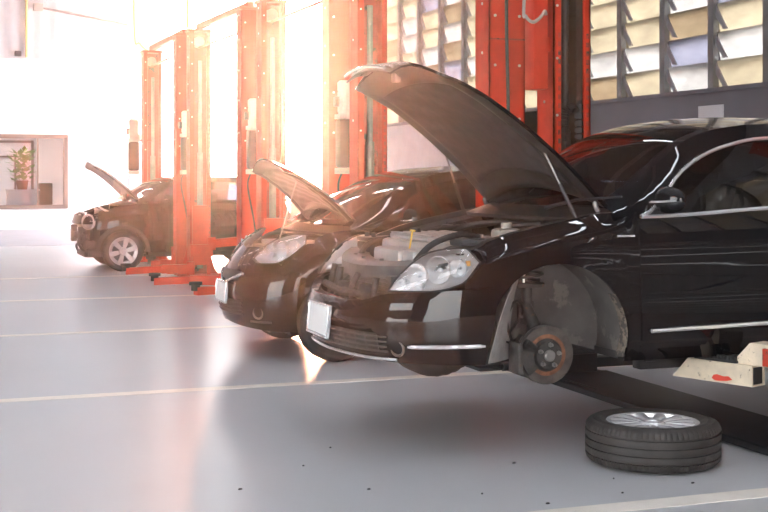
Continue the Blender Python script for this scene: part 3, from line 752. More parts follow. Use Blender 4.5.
def mirror_y(mb):
    mb.v = [(x, -y, z) for x, y, z in mb.v]; mb.f = [f[::-1] for f in mb.f]; return mb
def hood_fn(xh, zh, yh, yf, xf, zs, bowf, bowh, crown, phi, dz=0.0):
    """surface of the bonnet, opened by phi about its hinge; (a, v) -> point"""
    cs, sn = math.cos(phi), math.sin(phi)
    def f(a, v, off=0.0):
        x = lerp(xh, xf, a)+bowf*(a**3)*(v*v-1)-bowh*(1-a)**2*(1-v*v)
        y = v*lerp(yh, yf, a**1.3); z = zs(a)+crown*(1-abs(v)**2.5)*(.4+.6*min(1, a*3))+off
        dx, dzz = x-xh, z-zh
        return (xh+dx*cs+dzz*sn, y, zh-dx*sn+dzz*cs)
    return f
def build_hood(root, f, nx=26, nv=28, rim=.045, pad_mat='pad', label=None):
    mb = MB(); mb.grid(lambda u, v: f(u, lerp(1, -1, v)), nx, nv); o = mb.build('hood', M['paint'], root, smooth=50, solid=.010)
    # pressed inner panel: a frame rail all round plus a felt pad inside it
    mb = MB()
    def inner(u, v):
        vv = lerp(-.985, .985, v); e = min(u, 1-u, (1-abs(vv))*.65)
        return f(lerp(.012, .985, u), vv, -.018-.030*sst(e/.06)+.014*sst((e-.07)/.03))
    mb.grid(inner, 34, 44); o2 = mb.build('inner_frame', M['paint_in'], o, smooth=60)
    mb = MB()
    def pad(u, v):
        vv = lerp(-.80, .80, v); a = lerp(.14+.05*(1-(vv/.8)**2), .86, u); e = min(u, 1-u, v, 1-v)
        return f(a, vv, -.036-.020*sst(e/.05)-.004*math.sin(u*25)*math.sin(v*21)*sst(e/.1))
    mb.grid(pad, 30, 36); mb.build('insulation_pad', M[pad_mat], o, smooth=60)
    return o
def skin_common(root, G, bow, crn, hx, pillar_x, door_x0, door_x1, wind, roof, rear, sideglass_cols, zI, mats=None, sides=(1, -1)):
    """glazing, roof, doors, sills, quarter panels shared by the three cars"""
    ws = roofgrid(G, bow, crn, wind[0], wind[1], -.93, .93, 14, 24); o = ws.build('windshield', M['screen'], root, smooth=60)
    rf = MB(); rf.rows([[G.T(x, v, bow, crn) for v in frange(-1, 1, 24)] for x in frange(roof[0], roof[1], 16)])
    for sg in (-1, 1):                                # screen pillars and rear pillars belong to the roof pressing
        for a, b in ((wind[0], wind[1]), (rear[0], rear[1])):
            c = [[G.T(x, sg*v, bow, crn) for v in (.925, .96, 1.0)] for x in frange(a, b, 12)]
            rf.rows(c, flip=(sg < 0))
    # strips between the roof edge and the side windows
    cols = []
    for x in frange(G.E0, G.E1, 40):
        zt = G.zE(x); zi = min(zt, max(G.belt(x), zI(x))); cols.append([G.side(x, lerp(zi, zt, j/3)) if zt > G.belt(x) else (x, -G.yE(x), zt) for j in range(4)])
    rf.rows(cols); n0 = len(rf.v); rf.rows([[(p[0], -p[1], p[2]) for p in c] for c in cols], flip=True)
    o = rf.build('roof', M['paint'], root, smooth=45)
    rg = roofgrid(G, bow, crn, rear[0], rear[1], -.93, .93, 10, 20); rg.build('rear_window', M['screen'], root, smooth=60)
def door(root, G, x0, x1, zsill, zI, bp, name='front_door', sd=1, glass=True, chrome=True, handle=True, chx=(None, None)):
    d = panel(G, frange(x0+.004, x1-.004, 14), lambda x: zsill, lambda x: G.belt(x), 12, sd=sd).build(name, M['paint'], root, solid=.012)
    gx = [x for x in frange(x0, x1, 22)]
    cols = []
    for x in gx:
        zb = G.belt(x)-.01; zt = max(zb+.001, min(zI(x), G.zE(x)-.004)); cols.append([G.side(x, lerp(zb, zt, j/6), .008) for j in range(7)])
    def fl(c): return [[(p[0], -p[1], p[2]) for p in q] for q in c] if sd < 0 else c
    if glass:
        mb = MB(); mb.rows(fl(cols), flip=(sd < 0)); mb.build('window', M['sideglass'], d, smooth=60)
    if chrome:
        mb = MB()
        top = [G.side(x, max(G.belt(x), min(zI(x), G.zE(x)-.004)), -.004) for x in frange(max(x0, chx[0] or x0), x1, 22)]
        bot = [G.side(x, G.belt(x)-.004, -.006) for x in frange(max(x0, chx[0] or x0), x1, 14)]
        for pth, r in ((top, .011), (bot, .011)):
            if sd < 0: pth = [(p[0], -p[1], p[2]) for p in pth]
            mb.tube(pth, r, 6)
        mb.build('window_trim', M['chrome'], d)
    if bp:                                            # blacked pillar inside the rear edge of the glass
        mb = MB(); xs = frange(x1-.11, x1, 3)
        c = [[G.side(x, lerp(G.belt(x), min(zI(x), G.zE(x)), j/6), -.002) for j in range(7)] for x in xs]
        mb.rows(fl(c), flip=(sd < 0)); mb.build('pillar_cover', M['plastic'], d)
    if handle:
        p = G.Px(x1-.17, G.belt(x1)-.13, .02, sd); mb = MB()
        mb.tube([(p[0]-.10, p[1]-.0, p[2]), (p[0]-.07, p[1]-.015*sd, p[2]+.004), (p[0]+.07, p[1]-.015*sd, p[2]+.006), (p[0]+.10, p[1], p[2])], .012, 8); mb.build('handle', M['paint'], d)
    return d
def wing_mirror(d, G, x, z, yout, sd=1, w=.24, h=.115, chrome=False):
    y0 = -G.Px(x, z-.04)[1]; mb = MB()
    def f(u, v):
        a = 2*PI*u; q = PI*v; px = .055*math.cos(a)*math.sin(q); pz = h*.62*math.copysign(abs(math.sin(a))**.75, math.sin(a))*math.sin(q)**.8; py = -w/2*math.cos(q)
        return (x+px-.035+.03*abs(py)/.12, sd*-(yout-w/2+py), z+pz)
    mb.grid(f, 24, 16, flip=(sd > 0)); mb.build('mirror', M['paint'], d, smooth=60)
    mb = MB(); mb.tube([(x+.0, -sd*(y0-.03), z-.06), (x-.01, -sd*(y0+.05), z-.04), (x-.01, -sd*(yout-w*.6), z-.03)], [.03, .026, .03], 10); mb.build('mirror_stalk', M['plastic'], d)
    mb = MB(); mb.tube([(x-.085, -sd*(yout-w*.85), z-.012), (x-.088, -sd*(yout-w*.2), z-.006), (x-.05, -sd*(yout+.0), z)], .006, 6); mb.build('mirror_lamp', M['chrome'], d)
def cabin(root, G, x_dash, x_seat, zf, zs, W):
    mb = MB(); mb.bbox(x_dash-.20, x_dash+.28, -W, W, zs-.38, zs-.06, .06); mb.build('dashboard', M['interior'], root, smooth=60)
    mb = MB(); mb.box(x_dash-.25, x_seat+2.0, -W, W, zf, zf+.04); mb.box(x_seat+1.95, x_seat+2.0, -W, W, zf, zs-.05)
    mb.box(x_dash-.25, x_dash-.22, -W, W, zf, zs-.08); mb.build('cabin_floor', M['interior'], root, smooth=0)
    for sy in (-1, 1):
        mb = MB(); y = sy*W*.5
        mb.bbox(x_seat-.25, x_seat+.28, y-.24, y+.24, zf+.10, zf+.32, .06)
        st = len(mb.v); mb.bbox(x_seat+.18, x_seat+.33, y-.24, y+.24, zf+.28, zf+.86, .06); mb.xf(lambda p: (p[0]+(p[2]-zf-.28)*.28, p[1], p[2]), st)
        s2 = mb.build('front_seat', M['seat'], root, smooth=60)
        mb = MB(); mb.bbox(x_seat+.34, x_seat+.45, y-.13, y+.13, zf+.90, zf+1.08, .045); mb.build('headrest', M['seat'], s2, smooth=60)
    mb = MB(); mb.bbox(x_seat+.75, x_seat+1.35, -W*.95, W*.95, zf+.10, zf+.34, .06); mb.bbox(x_seat+1.25, x_seat+1.42, -W*.95, W*.95, zf+.3, zf+.84, .06); mb.build('rear_seat', M['seat'], root, smooth=60)
    mb = MB(); c = Vector((x_dash+.40, -W*.5, zs-.10)); ring = [c+Vector((math.sin(a)*.06, math.cos(a)*.185, math.sin(a)*.17)) for a in [2*PI*k/28 for k in range(28)]]
    mb.tube(ring, .014, 8, closed=True); mb.tube([c, c+Vector((-.25, 0, -.1))], .035, 10); mb.tube([ring[0], c, ring[14]], .015, 6); mb.build('steering_wheel', M['interior'], root)
def well(root, G, i, W, sd=1, mat='liner', yin=.53, full=True, edge=False):
    xc, r, zc = G.arches[i]; mb = MB(); r2 = r+.012; cols = []
    for k in range(41):
        a = lerp(-.28, PI+.28, k/40); x = xc+r2*math.cos(a)*(1 if True else 1); z = max(zc+r2*math.sin(a), G.sill-.0)
        y1 = abs(G.Px(clamp(x, .1, G.L-.05), max(z, .2))[1])-.012
        cols.append([(x, -sd*lerp(y1, yin, j/6), z) for j in range(7)])
    mb.rows(cols, flip=(sd < 0))
    c = (xc, -sd*yin, zc); ring = [q[-1] for q in cols]
    mb.add([c]+ring, [(0, k+1, k+2) if sd > 0 else (0, k+2, k+1) for k in range(len(ring)-1)])
    o = mb.build('wheel_liner', M[mat], root, smooth=50)
    if edge:
        mb = MB(); cols = []
        for k in range(13):
            a = lerp(-.28, .62, k/12); x = xc+(r2-.012)*math.cos(a); z = max(zc+(r2-.012)*math.sin(a), G.sill)
            y1 = abs(G.Px(x, z)[1]); cols.append([(x-.002, -sd*lerp(y1-.005, y1-.085, j/4), z) for j in range(5)])
        mb.rows(cols, flip=(sd < 0)); mb.build('muddy_edge', M['liner_mud'], o, smooth=50)
    return o
def lamp_patch(root, G, pts, off, name='headlight', bowls=(), bulge=.02, deep=.10, sd=1):
    """pts: outline in (arc, z), two chains lower and upper sharing both end points"""
    lo, hi = Spl(pts[0]), Spl(pts[1]); s0, s1 = pts[0][0][0], pts[0][-1][0]
    cs = [lerp(s0, s1, .5-.5*math.cos(PI*k/22)) for k in range(23)]
    def surf(o, sh=1.0, bl=0.0):
        mb = MB(); cols = []
        for q in cs:
            a, b = lo(q), max(lo(q)+.0005, hi(q)); c = []
            for j in range(11):
                t = j/10; e = math.sin(PI*t)*math.sin(PI*clamp((q-s0)/(s1-s0)))
                c.append(G.P(q, lerp(a, b, t), o+bl*e, sd))
            cols.append(c)
        mb.rows(cols, flip=(sd < 0)); return mb
    h = surf(-.012, 1, -deep*.55).build(name, M['lamp_chrome'], root, smooth=60)
    mb = surf(off, 1, bulge); mb.build('lens', M['lens'], h, smooth=60)
    # dark seal round the lamp
    loop = [G.P(q, lo(q), off, sd) for q in cs]+[G.P(q, hi(q), off, sd) for q in cs[::-1]]
    mb = MB(); mb.tube(loop, .005, 5, closed=True); mb.build('seal', M['plastic'], h)
    for (q, z, r, mt) in bowls:
        c = Vector(G.P(q, z, -.02, sd)); n = (Vector(G.P(q, z, .05, sd))-Vector(G.P(q, z, 0, sd))).normalized()
        n = Vector((n.x-.6, n.y, 0)).normalized()
        mb = MB(); mb.lathe([(r*.22, -.055), (r*.55, -.045), (r*.85, -.02), (r, .012), (r*1.06, .016), (r*1.08, .008)], 28)
        mb.lathe([(0, -.02), (r*.16, -.02), (r*.16, .0), (0, .008)], 12)
        qt = Vector((0, 0, 1)).rotation_difference(n); mb.xf(lambda p: tuple(qt @ Vector(p)+c)); mb.build('reflector_bowl', M[mt], h, smooth=50)
    return h
def plate(parent, x, y, z, w=.34, h=.15, tilt=.12, frame=True):
    mb = MB(); mb.bbox(-.006, .006, -w/2, w/2, -h/2, h/2, .004); mb.xf(lambda p: (p[0]+x+p[2]*tilt, p[1]+y, p[2]+z)); o = mb.build('licence_plate', M['plate'], parent)
    mb = MB()
    for a in ((-w/2-.012, w/2+.012, h/2, h/2+.012), (-w/2-.012, w/2+.012, -h/2-.012, -h/2), (-w/2-.012, -w/2, -h/2, h/2), (w/2, w/2+.012, -h/2, h/2)): mb.bbox(-.010, .012, a[0], a[1], a[2], a[3], .003)
    mb.xf(lambda p: (p[0]+x+p[2]*tilt, p[1]+y, p[2]+z)); mb.build('plate_frame', M['chrome'] if frame else M['plastic'], o)
    return o

# ======================================================================= 1. the dark sedan on the lift
G = SEDAN
car = thing('car', 'black sedan on the lift, bonnet wide open and front wheel off', 'car', (1.957, 6.6, .30), 0, None)
zI = Spl([(1.40, .90), (1.55, .915), (1.69, .995), (1.845, 1.135), (2.03, 1.24), (2.225, 1.30), (2.41, 1.332), (2.9, 1.35), (3.3, 1.32), (3.6, 1.22), (3.85, 1.02)])
skin_common(car, G, SED_BOW, SED_CRN, 0, 0, 0, 0, (1.40, 2.15), (2.15, 3.45), (3.45, 4.12), None, zI)
SB = 1.19                                             # arc where the bumper ends at the arch
btop = Spl([(0, .478), (.25, .476), (.45, .49), (.62, .53), (.85, .548), (1.25, .566)])
bbot = Spl([(0, .20), (.4, .195), (.9, .185), (1.25, .18)])
ss = [-q for q in frange(0, 1.245, 30)][::-1]+frange(0, 1.245, 30)[1:]
def bcut(G, s, z):
    p = G.P(s, z); return p
mb = MB(); cols = []
for s in ss:
    a, b = bbot(abs(s)), btop(abs(s)); c = []
    for j in range(15):
        z = lerp(a, b, j/14); s2 = s
        lim = 1.175+.065*clamp((z-.2)/.36)             # rear edge leans back towards the top
        s2 = math.copysign(min(abs(s), lim), s)
        off = -.020*sst((.085-abs(z-.30))/.03)*sst((.60-abs(s2))/.05)
        off += .010*sst(1-abs(z-.40)/.05)*sst((1.0-abs(s2))/.3)
        p = G.P(s2, z, off)
        t = clamp((z-(b-.05))/.05); 
        c.append((p[0]+.018*t*t*(1-sst(abs(s2)/1.1)), p[1], p[2]))
    p = c[-1]; n = Vector((p[0]-.75, p[1]*.6, 0)).normalized(); c.append((p[0]-n.x*.05, p[1]-n.y*.05, p[2]+.004))
    cols.append(c)
mb.rows(cols); bump = mb.build('front_bumper', M['paint'], car, smooth=50)
mb = MB()
def gr(u, v):
    s = lerp(-.66, .66, u); z = lerp(.235, .335, v); return G.P(s, z, -.004)
mb.grid(gr, 30, 6); mb.build('lower_intake', M['plastic'], bump, smooth=40)
mb = MB()
for z in (.245, .27, .295, .32): mb.tube([G.P(s, z, .004) for s in frange(-.66, .66, 34)], .0055, 5)
for s in frange(-.6, .6, 14): mb.tube([G.P(s, .24, .003), G.P(s, .325, .003)], .004, 4)
mb.build('intake_grille', M['plastic_m'], bump)
for sg in (1, -1):
    mb = MB(); mb.tube([G.P(sg*s, .278-.004*math.sin(s*3), .008) for s in frange(.775, 1.165, 16)], [.006]+[.0105]*15+[.006], 8); mb.xf(lambda p: p); mb.build('chrome_strip', M['chrome'], bump)
    c = Vector(G.P(sg*.715, .262, .0)); mb = MB(); mb.lathe([(0, -.03), (.022, -.028), (.032, .0), (.036, .005), (.040, .003), (.042, -.01)], 24)
    n = (Vector(G.P(sg*.715, .262, .05))-c).normalized(); n = (n+Vector((-.5, 0, 0))).normalized(); qt = Vector((0, 0, 1)).rotation_difference(n); mb.xf(lambda p: tuple(qt @ Vector(p)+c)); mb.build('fog_lamp', M['alu'], bump)
    mb = MB(); mb.tube([G.P(sg*s, .205+.0*s, .012) for s in frange(.0, .70, 16)], .008, 6); mb.build('lip_trim', M['chrome'], bump)
plate(bump, .046, -.03, .355, .34, .15, .10)
# radiator frame, cooling pack and lamps
LO = [(.64, .545), (.74, .547), (.87, .55), (1.03, .585), (1.11, .694)]
HI = [(.64, .5455), (.63+.03, .64), (.71, .743-.012), (.95, .763), (1.11, .6945)]
LO = [(.635, .548), (.75, .549), (.87, .551), (1.03, .588), (1.115, .694)]
HI = [(.635, .5485), (.655, .640), (.71, .735), (.80, .757), (.95, .766), (1.04, .738), (1.115, .6945)]
for sg in (1, -1):
    lamp_patch(car, G, (LO, HI), .004, bowls=((.76, .625, .058, 'lamp_white'), (.87, .655, .066, 'lamp_white'), (.99, .665, .045, 'lamp_white'), (.70, .585, .025, 'lamp_chrome'), (.80, .575, .025, 'lamp_chrome')), bulge=.030, deep=.14, sd=sg)
for sg in (1, -1):
    mb = MB(); hd = G.P(1.04, .69, -.015, sg); mb.bbox(hd[0]-.012, hd[0]+.012, hd[1]-.008, hd[1]+.008, hd[2]-.015, hd[2]+.012, .005); mb.build('indicator_bulb', M['amber'], car)
# front wings
xl = Spl([(.55, .588), (.64, .692)]); xu = Spl([(.57, .765), (.61, .735), (.655, .69)])
def wing_lo(x):
    a = G.arch(x)
    if x < .72: a = max(a, .566 if x > .545 else .566)
    if x < .648: a = max(a, .766-(x-.56)*.2)
    return a
for sg in (1, -1):
    xs = archcols(G, .648, 1.53, 40)
    mb = panel(G, xs, lambda x: max(wing_lo(x), .566 if x < .73 else 0), FENDER_TOP, 14, crown=lambda x: .095*(1-sst((x-1.3)/.22)), ch=.12, sd=sg)
    # tongue of the wing under the lamp and the strip above it
    panel(G, frange(.555, .650, 6), lambda x: .564, lambda x: max(.57, xl(x)), 4, sd=sg, mb=mb)
    panel(G, frange(.45, .650, 8), lambda x: min(FENDER_TOP(x)-.002, .762 if x < .58 else lerp(.762, .694, (x-.58)/.07)), FENDER_TOP, 5, crown=.05, ch=.05, sd=sg, mb=mb)
    f = mb.build('front_fender', M['paint'], car, smooth=50, solid=.006)
    # flange of the wing inside the bonnet opening
    mb = MB(); cols = []
    for x in frange(.42, 1.45, 20):
        z = FENDER_TOP(x); p = G.Px(x, z, 0, sg); y = p[1]*(1-(.095*(1-sst((x-1.3)/.22)) if x > .65 else .05)); cols.append([(p[0], y, z), (p[0], y*.94, z+.004), (p[0], y*.93, z-.03), (p[0], y*.86, z-.05)])
    mb.rows(cols, flip=sg < 0); mb.build('fender_flange', M['paint_in'], f, smooth=50)
    lip(G, 0, f, 'arch_lip', sg, .03)
    # side repeater strip
    p = G.Px(1.30, .80, .004, sg); mb = MB(); mb.tube([G.Px(x, .815+.0*x, .004, sg) for x in frange(1.40, 1.50, 4)], .006, 6); mb.build('badge_strip', M['chrome'], f)
    well(car, G, 0, .8, sg, edge=True)
    well(car, G, 1, .8, sg)
    d = door(car, G, 1.53, 2.70, .235, zI, True, 'front_door', sg, chx=(1.55, None))
    wing_mirror(d, G, 1.70, 1.0, 1.02, sg)
    if True:
        mb = MB(); c = [[G.side(x, lerp(G.belt(x)-.01, max(G.belt(x), zI(x)), j/4), -.003) for j in range(5)] for x in frange(1.54, 1.70, 5)]
        if sg < 0: c = [[(p[0], -p[1], p[2]) for p in q] for q in c]
        mb.rows(c, flip=sg < 0); mb.build('mirror_sail', M['plastic'], d)
    d2 = door(car, G, 2.70, 3.62, .235, zI, False, 'rear_door', sg)
    for dd, a, b in ((d, 1.585, 2.66), (d2, 2.74, 3.44)):
        mb = MB(); mb.tube([G.Px(x, .322+.020*(x-1.585), .010, sg) for x in frange(a, b, 14)], .012, 8); mb.build('chrome_strip', M['chrome'], dd)
    mb = panel(G, archcols(G, 3.44, 4.5, 30), lambda x: max(G.arch(x), .235 if x < 3.6 else .3), lambda x: G.belt(x) if x < 4.12 else lerp(1.02, .98, (x-4.12)/.4), 12, crown=.05, ch=.08, sd=sg)
    q = mb.build('rear_quarter', M['paint'], car, smooth=50, solid=.008)
    lip(G, 1, q, 'arch_lip', sg, .03)
    mb = panel(G, frange(1.456, 3.48, 30), lambda x: .165, lambda x: .235, 4, sd=sg, off=-.006); mb.build('sill', M['paint'], car, solid=.01)
    lampc = panel(G, frange(4.25, 4.55, 8), lambda x: .72, lambda x: .9, 4, off=.006, sd=sg).build('tail_lamp', M['belt_red'], car, solid=.01)
# tail
s1 = G.S[-1]
mb = MB(); cols = []
s45 = G.s_at(4.5)
for q in frange(s45, s1, 16): cols.append([G.P(q, lerp(.25, .98, j/12)) for j in range(13)])
mb.rows(cols); 
for q in frange(s45, s1, 16)[::-1]: pass
c2 = [[(p[0], -p[1], p[2]) for p in c] for c in cols]; mb.rows(c2, flip=True); mb.build('rear_bumper', M['paint'], car, smooth=50, solid=.01)
mb = MB(); mb.grid(lambda u, v: (lerp(4.06, 4.68, u)+.10*(1-(2*v-1)**2)*(1 if u > .5 else u*2), lerp(-1, 1, v)*lerp(.72, .66, u), lerp(1.05, .985, u)+.02*(1-(2*v-1)**2)), 10, 16); mb.build('boot_lid', M['paint'], car, smooth=50, solid=.012)
# floor pan
mb = MB(); mb.box(1.45, 3.5, -.78, .78, .17, .21); mb.box(3.5, 4.6, -.44, .44, .2, .24); mb.box(.35, 1.45, -.40, .40, .18, .21); mb.build('floor_pan', M['plastic'], car, smooth=0)
cabin(car, G, 1.73, 2.35, .24, 1.0, .68)
# engine bay
mb = MB(); mb.box(1.33, 1.37, -.50, .50, .21, .88); mb.box(1.472, 1.50, -.74, .74, .21, .86); mb.build('firewall', M['paint_in'], car, smooth=0)
for sg in (-1, 1):
    mb = MB(); mb.grid(lambda u, v: (lerp(.45, 1.35, u), sg*lerp(.49, .745, sst((v-.72)/.28)), lerp(.25, FENDER_TOP(lerp(.45, 1.35, u))-.05, v)), 10, 10); mb.build('inner_wing', M['paint_in'], car)
    mb = MB(); mb.lathe([(.11, .66), (.10, .80), (.085, .825), (.05, .83), (.045, .815), (.0, .815)], 28, (1.10, sg*.56, 0))
    for k in range(3): mb.cyl((1.10+.065*math.cos(k*2.1), sg*.56+.065*math.sin(k*2.1), .82), (1.10+.065*math.cos(k*2.1), sg*.56+.065*math.sin(k*2.1), .845), .009, 6)
    mb.build('strut_tower', M['paint_in'], car)
mb = MB(); mb.grid(lambda u, v: (1.42-.25*(1-(2*v-1)**2)+lerp(-.14, .03, u), lerp(-.74, .74, v), .90+.055*u+.012*(1-(2*v-1)**2)), 6, 24); mb.build('cowl', M['plastic'], car, solid=.02)
for sg, x0 in ((-1, .15), (1, -.45)):
    mb = MB(); mb.tube([(1.20, x0, .955), (1.25, x0-.25*1, 1.0), (1.36, x0-.52+.0, 1.02)], [.012, .009, .006], 6); mb.build('wiper', M['plastic'], car)
mb = MB()                                         # upper radiator support, bowed with the nose
def sup(t): y = lerp(-.62, .62, t); return (.27+.16*(y/.62)**2, y, .635+.03*(y/.62)**2)
pts = [sup(k/20) for k in range(21)]
for (a, b), (c, d) in zip(zip(pts, pts[1:]), zip(pts, pts[1:])): pass
ringp = [(-.02, -.055), (.13, -.045), (.15, .03), (.02, .035), (-.02, .01)]
mb.rows([[(p[0]+dx, p[1], p[2]+dz) for dx, dz in ringp+[ringp[0]]] for p in pts], flip=True)
for y in (-.45, -.2, .05, .3, .5): mb.cyl((.33+.16*(y/.62)**2, y, .66), (.33+.16*(y/.62)**2, y, .683), .012, 8)
mb.build('radiator_support', M['support'], car, smooth=40)
mb = MB(); mb.box(.31, .345, -.45, .45, .26, .60); 
for k in range(16): mb.box(.300, .312, -.45, .45, .27+k*.021, .274+k*.021)
mb.box(.29, .36, -.50, -.45, .25, .61); mb.box(.29, .36, .45, .50, .25, .61)
mb.build('radiator', M['alu'], car, smooth=0)
mb = MB()
for p in ([(.24, -.42, .60), (.22, -.40, .45), (.24, -.33, .33)], [(.22, .12, .62), (.20, .10, .45), (.22, .06, .30)], [(.25, -.10, .60), (.20, -.12, .50), (.21, -.28, .40), (.24, -.30, .30)], [(.26, .35, .62), (.24, .38, .46), (.26, .36, .30)]): mb.tube(crom(p, 6), .018, 8)
mb.bbox(.19, .25, .00, .10, .42, .55, .02); mb.bbox(.20, .26, -.36, -.24, .44, .56, .02); mb.tube([(.25, -.5, .50), (.18, 0, .50), (.25, .5, .50)], .022, 8)
mb.build('front_bracket', M['iron'], car)
for sg in (-1, 1):
    mb = MB(); mb.tube([(.36, sg*.22, .60), (.22, sg*.30, .46), (.28, sg*.46, .32)], .013, 6); mb.build('support_strut', M['paint_in'], car)
    mb = MB(); mb.lathe([(.02, 0), (.06, .01), (.075, .05), (.05, .06), (.02, .07)], 20, axis='x', c=(.17, sg*.13, .40)); mb.build('horn', M['alu'], car)
mb = MB(); mb.bbox(.52, .98, -.36, .30, .64, .77, .03); mb.bbox(.56, .94, -.32, .26, .77, .80, .02)
for k in range(5): mb.bbox(.56+k*.075, .60+k*.075, -.30, .24, .80, .808, .004)
mb.build('engine_cover', M['engine_grey'], car)
mb = MB(); mb.bbox(.40, .52, -.30, .10, .62, .735, .03); mb.bbox(.42, .56, -.46, -.30, .60, .74, .03); mb.build('intake_duct', M['engine_grey'], car)
mb = MB(); mb.bbox(.48, .75, .40, .62, .52, .74, .02); mb.bbox(.48, .75, .40, .62, .74, .765, .012); mb.cyl((.53, .45, .765), (.53, .45, .79), .014, 8); mb.cyl((.53, .57, .765), (.53, .57, .79), .014, 8); mb.build('battery', M['plastic'], car)
mb = MB(); mb.bbox(.60, .92, -.64, -.42, .60, .76, .04); mb.bbox(.63, .89, -.62, -.45, .76, .80, .02); mb.build('air_filter_box', M['plastic_m'], car)
mb = MB(); mb.bbox(.96, 1.10, -.38, -.24, .66, .84, .03); mb.cyl((1.03, -.31, .84), (1.03, -.31, .87), .03, 14); mb.build('brake_fluid_tank', M['white_plastic'], car)
mb = MB(); mb.bbox(.50, .60, -.66, -.56, .58, .72, .03); mb.build('coolant_tank', M['white_plastic'], car)
mb = MB(); mb.cyl((.55, -.61, .72), (.55, -.61, .75), .026, 14); mb.build('coolant_cap', M['belt_red'], car); mb = MB(); mb.cyl((.66, .1, .80), (.66, .1, .83), .03, 14); mb.build('oil_cap', M['plastic'], car)
mb = MB(); mb.tube([(.5, -.2, .70), (.52, -.21, .83)], .005, 6); mb.tube([(.52, -.24, .83), (.52, -.18, .83)], .006, 6); mb.build('dipstick', M['yellow'], car)
mb = MB()
for p in ([(.38, .35, .58), (.46, .38, .72), (.60, .36, .76), (.72, .30, .74)], [(.40, -.40, .60), (.50, -.50, .76), (.66, -.52, .82), (.80, -.45, .80)], [(.9, .25, .76), (1.05, .28, .83), (1.2, .10, .86), (1.3, -.05, .84)], [(.95, -.2, .78), (1.12, -.16, .84), (1.25, -.3, .86)], [(.58, .33, .76), (.85, .36, .80), (1.1, .40, .82), (1.3, .42, .84)]): mb.tube(crom(p, 7), .017, 8)
mb.build('engine_hose', M['hose'], car)
mb = MB(); mb.box(.40, 1.3, -.48, .48, .24, .60); mb.build('engine_block', M['paint_in'], car, smooth=0)
# open bonnet with the grille on its nose
zs = Spl([(0, .955), (.25, .935), (.5, .895), (.75, .83), (.9, .765), (1, .70)])
hf = hood_fn(1.43, .955, .735, .655, .285, zs, .105, .13, .03, R(49.0))
hood = build_hood(car, hf)
mb = MB()
for k in range(4):
    a0 = .995; off = -.010-.030*k
    mb.tube([(lambda p: (p[0]-.012*k, p[1], p[2]))(hf(a0+.012*k, v, off)) for v in frange(-.50, .50, 20)], .010, 6)
mb.build('grille_bars', M['chrome'], hood)
mb = MB(); mb.rows([[hf(.995, v, -.005), hf(1.02, v, -.06), hf(1.03, v, -.13)] for v in frange(-.56, .56, 20)]); mb.build('grille_backing', M['plastic'], hood, solid=.01)
mb = MB(); p = hf(.93, 0, -.05); mb.bbox(p[0]-.02, p[0]+.02, p[1]-.03, p[1]+.03, p[2]-.03, p[2]+.02, .008); mb.build('latch_hook', M['steel'], hood)
for sg in (-1, 1):
    top = Vector(hf(.40, sg*.93, -.03)); bot = Vector((1.235, sg*.735, .89)); mid = bot.lerp(top, .52)
    mb = MB(); mb.tube([bot, mid], .011, 8); st = mb.build('gas_strut', M['plastic'], car); mb = MB(); mb.tube([mid, top], .006, 8); mb.build('piston_rod', M['steel'], st)
    top = Vector(hf(.05, sg*.95, -.02)); mb = MB(); mb.tube(crom([(1.40, sg*.70, .90), (1.36, sg*.70, .97), tuple(top)], 6), .014, 6); mb.build('hood_hinge', M['steel'], car)
